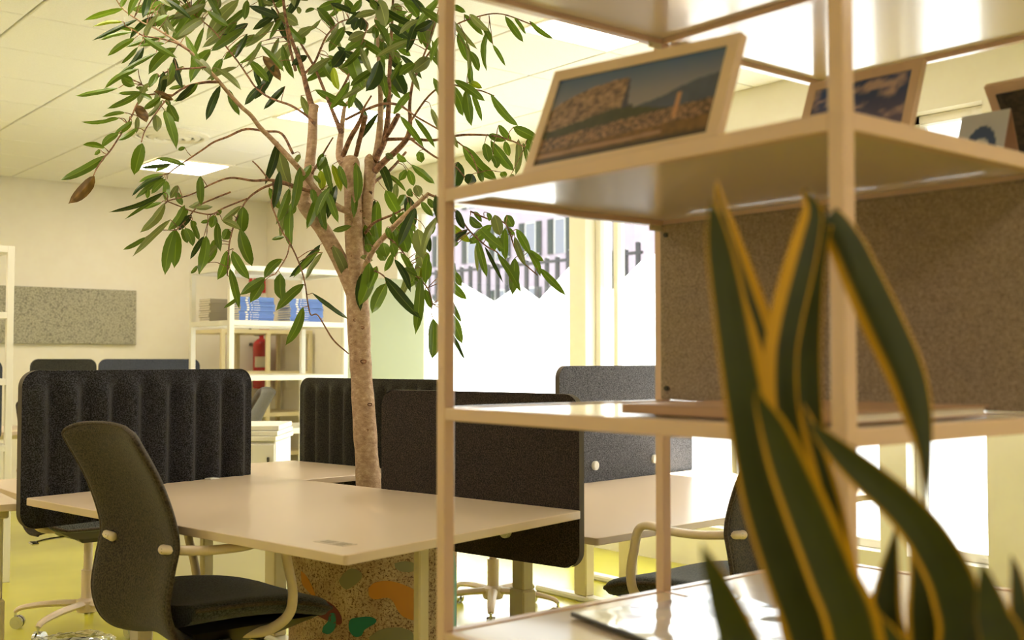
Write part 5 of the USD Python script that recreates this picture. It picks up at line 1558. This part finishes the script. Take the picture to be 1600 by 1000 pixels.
# ------------------------------------------------------------------ pictures and things on the foreground shelf
def picture(name, label, bl, br, tl, tr, th, colfn, rim=.02, nx=90, ny=60, pm=None):
    """A framed photograph given by its four front corners."""
    bl, br, tl, tr = (np.array(p, float) for p in (bl, br, tl, tr)); t = thing(name, label, 'picture frame', tuple(bl))
    o = bl.copy(); bl, br, tl, tr = bl - o, br - o, tl - o, tr - o
    nrm = np.cross(br - bl, tl - bl); nrm /= np.linalg.norm(nrm)
    W, Hh = np.linalg.norm(br - bl), np.linalg.norm(tl - bl)
    at = lambda u, v, d=0.0: bl * (1 - u) * (1 - v) + br * u * (1 - v) + tl * (1 - u) * v + tr * u * v + nrm * d
    ru, rv = rim / W, rim / Hh
    def bar(u0, u1, v0, v1): return trimesh.convex.convex_hull(np.array([at(u, v, d) for u in (u0, u1) for v in (v0, v1) for d in (0, -th)]))
    obj('frame', [bar(0, 1, 0, rv), bar(0, 1, 1 - rv, 1), bar(0, ru, rv, 1 - rv), bar(1 - ru, 1, rv, 1 - rv)], M['frame_wood'], t)
    obj('backing', bar(ru, 1 - ru, rv, 1 - rv).apply_translation(-nrm * .004), M['frame_back'], t)
    G = np.array([[at(ru + (1 - 2 * ru) * i / nx, rv + (1 - 2 * rv) * j / ny, -.002) for i in range(nx + 1)] for j in range(ny + 1)])
    if colfn:
        uu, vv = np.meshgrid(np.linspace(0, 1, nx + 1), np.linspace(0, 1, ny + 1))
        obj('photograph', grid(G), pm or M['print'], t, smooth=True, col=colfn(uu, vv).reshape(-1, 3))
    # a strut behind keeps it leaning
    return t
def mixc(a, b, k): return a * (1 - k[..., None]) + b * k[..., None]
def landscape(u, v):
    n = lambda s, k: meshkit.fbm(np.stack([u * s * 1.7, v * s, np.zeros_like(u)], -1), 4, k)
    sky = mixc(np.array(lin((150, 138, 140)))[None, None], np.array(lin((60, 92, 138)))[None, None], np.clip((v - .5) * 2, 0, 1))
    img = sky + 0 * u[..., None]
    ridge = np.where(u < .5, .60 + .26 * np.clip(np.sin((u + .02) * 3.6), 0, 1) ** .7 + .03 * (n(9, 1) - .5), .86 - (u - .5) * 9)
    ridge = np.where(u > .47, np.maximum(.84 - np.clip(u - .485, 0, 1) * 12, .52 + .02 * n(8, 2)), ridge)
    far = .5 + .06 * np.sin(u * 9 + 1) + np.clip(u - .72, 0, 1) * .9 + .03 * (n(10, 3) - .5)
    img = np.where((v < far)[..., None], np.array(lin((70, 76, 98))) * (.8 + .5 * n(14, 4))[..., None], img)
    rock = mixc(np.array(lin((86, 62, 50)))[None, None], np.array(lin((188, 150, 124)))[None, None], np.clip((n(46, 5) * .6 + n(14, 15) * .4 - .36) * 3.2, 0, 1))
    img = np.where(((v < ridge) & (u < .54))[..., None], rock, img)
    img = np.where(((v < ridge) & (u > .47) & (u < .54))[..., None], np.array(lin((58, 54, 70))), img)
    hill = .40 + .20 * np.clip(.35 - np.abs(u - .62), 0, 1) * 0 + .12 * np.exp(-((u - .45) / .22) ** 2) + .05 * (n(12, 6) - .5)
    img = np.where((v < hill)[..., None], np.array(lin((58, 58, 38))) * (.5 + 1.0 * n(26, 7))[..., None], img)
    town = mixc(np.array(lin((66, 50, 36)))[None, None], np.array(lin((190, 142, 114)))[None, None], np.clip((n(78, 8) - .42) * 3.6, 0, 1))
    img = np.where((v < .30 + .12 * u + .03 * (n(30, 9) - .5))[..., None], town, img)
    img = np.where((v < .16 + .07 * u)[..., None], np.array(lin((122, 86, 46))) * (.35 + 1.1 * n(24, 10))[..., None], img)
    img = np.where(((np.abs(v - .10 - .03 * u) < .018) & (u < .75))[..., None], np.array(lin((172, 130, 104))), img)
    img = np.where((v < .07)[..., None], np.array(lin((60, 44, 30))), img)
    tw_ = (np.abs(u - .80) < .014) & (v < .56) & (v > .25)
    img = np.where(tw_[..., None], np.array(lin((196, 140, 100))), img)
    return img
def sunset(u, v):
    n = lambda s, k: meshkit.fbm(np.stack([u * s, v * s * 2, np.zeros_like(u)], -1), 4, k)
    img = mixc(np.array(lin((150, 120, 110)))[None, None], np.array(lin((40, 76, 132)))[None, None], np.clip(v * 1.3 - .2, 0, 1))
    img = mixc(img, np.array(lin((204, 178, 168)))[None, None], np.clip((n(6, 21) - .5) * 4, 0, 1))
    img = np.where((v < .35 + .25 * np.abs(u - .4))[..., None], np.array(lin((42, 48, 60))), img)
    return np.where((v < .14)[..., None], np.array(lin((96, 60, 44))), img)
picture('picture_frame', 'pale frame with a photograph of a rocky mountain above a town, nearest on the shelf', (1.118, 1.350, 1.483), (1.118, .955, 1.483), (1.186, 1.345, 1.664), (1.180, .960, 1.640), .014, landscape, .020, 130, 80)
picture('picture_frame', 'pale wooden frame with a blue and orange sky photograph, half behind the shelf post', (1.685, 1.282, 1.483), (1.685, 1.045, 1.483), (1.765, 1.274, 1.722), (1.765, 1.040, 1.722), .014, sunset, .018, 40, 40)
fr3 = picture('picture_frame', 'frame showing its dark backing at the right edge of the shelf', (2.108, .775, 1.483), (2.108, 1.022, 1.483), (1.945, .775, 1.700), (1.945, 1.022, 1.700), .012, None, .018)
def tent(u, v):
    img = np.ones(u.shape + (3,)) * np.array(lin((206, 208, 206)))
    r = np.hypot(u - .5, v - .5)
    return np.where(((r < .34) & (r > .2) | (r < .1))[..., None], np.array(lin((72, 92, 128))), img)
t = thing('tent_card', 'small folded display card with a grey-blue ring printed on it beside the backed frame', 'card', (1.90, 1.0, 1.483))
G = np.array([[(-.055 + .055 * j, .045 - .09 * i * 1.0, .155 * j) for i in np.linspace(0, 1, 41)] for j in np.linspace(0, 1, 41)])
uu, vv = np.meshgrid(np.linspace(0, 1, 41), np.linspace(0, 1, 41))
obj('front_leaf', grid(G), M['print_flat'], t, smooth=True, col=tent(uu, vv).reshape(-1, 3))
obj('card', trimesh.util.concatenate([trimesh.convex.convex_hull(np.array([(s * .055 * (1 - z) + d, y, .155 * z) for z in (0, 1) for y in (-.045, .045) for d in (0, .0015)])) for s in (-.97, 1)]), M['book_cover'], t)
t = thing('large_book', 'large flat brown-covered book lying on the middle shelf', 'book', (0, 0, 1.122))
obj('cover', [box(1.155, 1.50, .79, 1.165, 0, .0025, .001), box(1.155, 1.50, .79, 1.165, .0125, .015, .001), box(1.155, 1.158, .79, 1.165, .001, .0145)], M['book_cover'], t)
obj('pages', box(1.16, 1.495, .795, 1.16, .0025, .0125), M['paper'], t)
def wavy(nx, ny, x0_, x1_, y0_, y1_, z, amp, seed):
    X, Y = np.meshgrid(np.linspace(x0_, x1_, nx), np.linspace(y0_, y1_, ny))
    Z = z + amp * (meshkit.fbm(np.stack([X * 9, Y * 9, 0 * X], -1), 3, seed) - .3)
    return np.stack([X, Y, Z], -1)
t = thing('magazine', 'glossy white and blue magazine lying on the lowest visible shelf', 'magazine', (1.455, 1.262, .757), -10)
Gm = wavy(50, 40, -.17, .17, -.21, .16, .006, .007, 3)
cz = meshkit.fbm(np.stack([Gm[..., 0] * 14, Gm[..., 1] * 7, 0 * Gm[..., 0]], -1), 4, 8)
cc = mixc(np.array(lin((236, 238, 246)))[None, None], np.array(lin((150, 170, 214)))[None, None], np.clip((cz - .5) * 3.2, 0, .8))
obj('cover', grid(Gm), M['gloss_print'], t, smooth=True, col=cc.reshape(-1, 3))
obj('pages', box(-.168, .168, -.208, .158, .0, .004), M['paper'], t)
obj('spine', box(-.173, -.168, -.21, .16, .0, .008, .001), M['dark_plastic'], t)

# ------------------------------------------------------------------ on the rear shelf
def book_stack(mats, x, y, n, label_of, group, seed, w=.25, d=.18, z=1.459, h=.0153):
    rg = random.Random(seed); first = None
    for k in range(n):
        lab = label_of(k, n); loc = (x + rg.uniform(-.006, .006), y + rg.uniform(-.004, .004), z + k * (h + .0004)); rz = rg.uniform(-1.5, 1.5)
        if first is None:
            first = thing('book', lab, 'book', loc, rz, group)
            obj('cover', [box(-w / 2, w / 2, -d / 2, d / 2, 0, .0016), box(-w / 2, w / 2, -d / 2, d / 2, h - .0016, h), box(-w / 2, w / 2, -d / 2, -d / 2 + .002, .001, h - .001)], mats[0], first)
            obj('pages', box(-w / 2 + .002, w / 2 - .003, -d / 2 + .003, d / 2 - .003, .0016, h - .0016), M['paper'], first)
            if mats[1]: obj('spine_label', [box(-w / 2 + .045, -w / 2 + .062, -d / 2 - .0006, -d / 2, .003, h - .003), box(-w / 2 + .078, -w / 2 + .086, -d / 2 - .0006, -d / 2, .005, h - .005), box(-w / 2 + .095, -w / 2 + .14, -d / 2 - .0006, -d / 2, .006, h - .007)], M['paper'], first)
        else: dup(first, loc, rz, lab, group)
ORD = ['bottom', 'second', 'third', 'fourth', 'fifth', 'sixth', 'seventh', 'eighth', 'ninth', 'tenth', 'eleventh']
def labeller(kind, where):
    return lambda k, n: ('topmost %s %s' % (kind, where) if k == n - 1 else 'bottom %s %s' % (kind, where) if k == 0 else '%s %s from the bottom %s' % (ORD[k], kind, where))
book_stack((M['blue_cover'], True), 3.395, 6.93, 10, labeller('blue book', 'in the left blue stack on the rear white shelves'), 'left stack of blue books', 1)
book_stack((M['blue_cover'], True), 3.765, 6.93, 10, labeller('blue book', 'in the right blue stack on the rear white shelves'), 'right stack of blue books', 2)
book_stack((M['grey_cover'], False), 3.345, 7.29, 10, labeller('grey book', 'in the grey stack left of the blue ones'), 'stack of grey books', 3, w=.24, d=.17)

# ------------------------------------------------------------------ back of the room
obj('acoustic_panel', box(1.25, 3.70, YB - .035, YB - .001, 1.333, 1.812, .004), M['pin'], label='long grey leaf-patterned acoustic panel on the back wall', cat='wall panel')
t = thing('fire_extinguisher', 'red fire extinguisher hanging in the back corner behind the white shelves', 'fire extinguisher', (4.84, 9.66, .93))
obj('body', lathe([(0, 0), (.07, 0), (.078, .012), (.078, .40), (.07, .435), (.045, .46), (.022, .47), (.022, .49), (0, .49)], 32), M['red'], t, smooth=40)
obj('valve', [box(-.02, .02, -.02, .02, .49, .52, .004), box(-.02, .09, -.01, .01, .52, .532, .003), box(-.02, .08, -.01, .01, .545, .557, .003)], M['sign_red'], t)
obj('hose', tube(curve([(-.02, -.01, .505), (-.09, -.02, .51), (-.13, -.02, .58), (-.08, -.02, .67), (0, -.02, .68), (.05, -.02, .66)], 6), .011, 8), M['black'], t, smooth=50)
obj('print_label', [TM(v_, f_, process=False) for v_, f_ in [(lambda a, zz: (np.array([(.0788 * math.cos(q), .0788 * math.sin(q), z_) for z_ in zz for q in a]), grid(np.zeros((2, len(a), 3))).faces))(np.linspace(rad(-165), rad(-85), 10), zz) for zz in ((.2, .3),)]], M['paper'], t)
obj('hanger', box(-.04, .04, .07, .178, .40, .43, .004), M['dark_plastic'], t)
t = thing('fire_sign', 'small red fire extinguisher sign on the back wall above the extinguisher', 'sign', (4.88, YB - .012, 1.94))
obj('plate', box(-.085, .085, 0, .01, -.10, .10, .002), M['sign_red'], t)
obj('pictogram', [box(-.015, .03, -.0015, 0, -.07, .03), box(-.005, .02, -.0015, 0, .03, .05), box(-.05, -.005, -.0015, 0, .045, .058), box(-.055, -.042, -.0015, 0, -.03, .05), box(.045, .06, -.0015, 0, -.06, .0)], M['paper'], t)
obj('low_partition', box(4.27, 4.978, 7.18, 7.24, 0, 1.815, .006), M['wall_green'], label='pale green partition panel standing between the white shelves and the window', cat='partition')
t = thing('low_cabinet', 'low white cabinet behind the ribbed divider, with boards stacked on it', 'cabinet', (2.62, 5.62, 0), -38)
obj('body', box(-.35, .30, -.22, .22, .0, .78, .006), M['white_board'], t)
for k in range(2): obj('door', box(-.345 + .325 * k, -.025 + .32 * k, -.235, -.2195, .03, .765, .003), M['white_board'], t)
obj('handle', box(.26, .272, -.247, -.235, .62, .7, .002), M['frame_back'], t)
for k, s in enumerate(('lowest', 'middle', 'topmost')):
    o = thing('board', s + ' white board lying on the low cabinet', 'board', (2.62, 5.62, .781 + k * .027), -38 + (k - 1) * 1.6, 'white boards on the low cabinet')
    obj('sheet', box(-.36, .31, -.23, .22, 0, .025, .003), M['white_board'], o)
t = thing('wrapped_bundle', 'dark bundle wrapped in crinkled clear plastic on the floor behind the front chair', 'bundle', (1.45, 4.5, 0))
def blob(rx, ry, rz, amp, seed):
    m = trimesh.creation.icosphere(4, 1.0); v = m.vertices
    v = np.sign(v) * np.abs(v) ** .8
    k = 1 + amp * (meshkit.fbm(v * 4, 4, seed) - .5)
    v = v * k[:, None] * np.array((rx, ry, rz)); v[:, 2] = np.maximum(v[:, 2], -rz * .9) + rz * .9
    return TM(v, m.faces, process=False)
obj('contents', blob(.17, .14, .055, .2, 2), M['felt_olive'], t, smooth=60)
obj('plastic_wrap', blob(.185, .155, .066, .5, 5), M['wrap'], t, smooth=25)
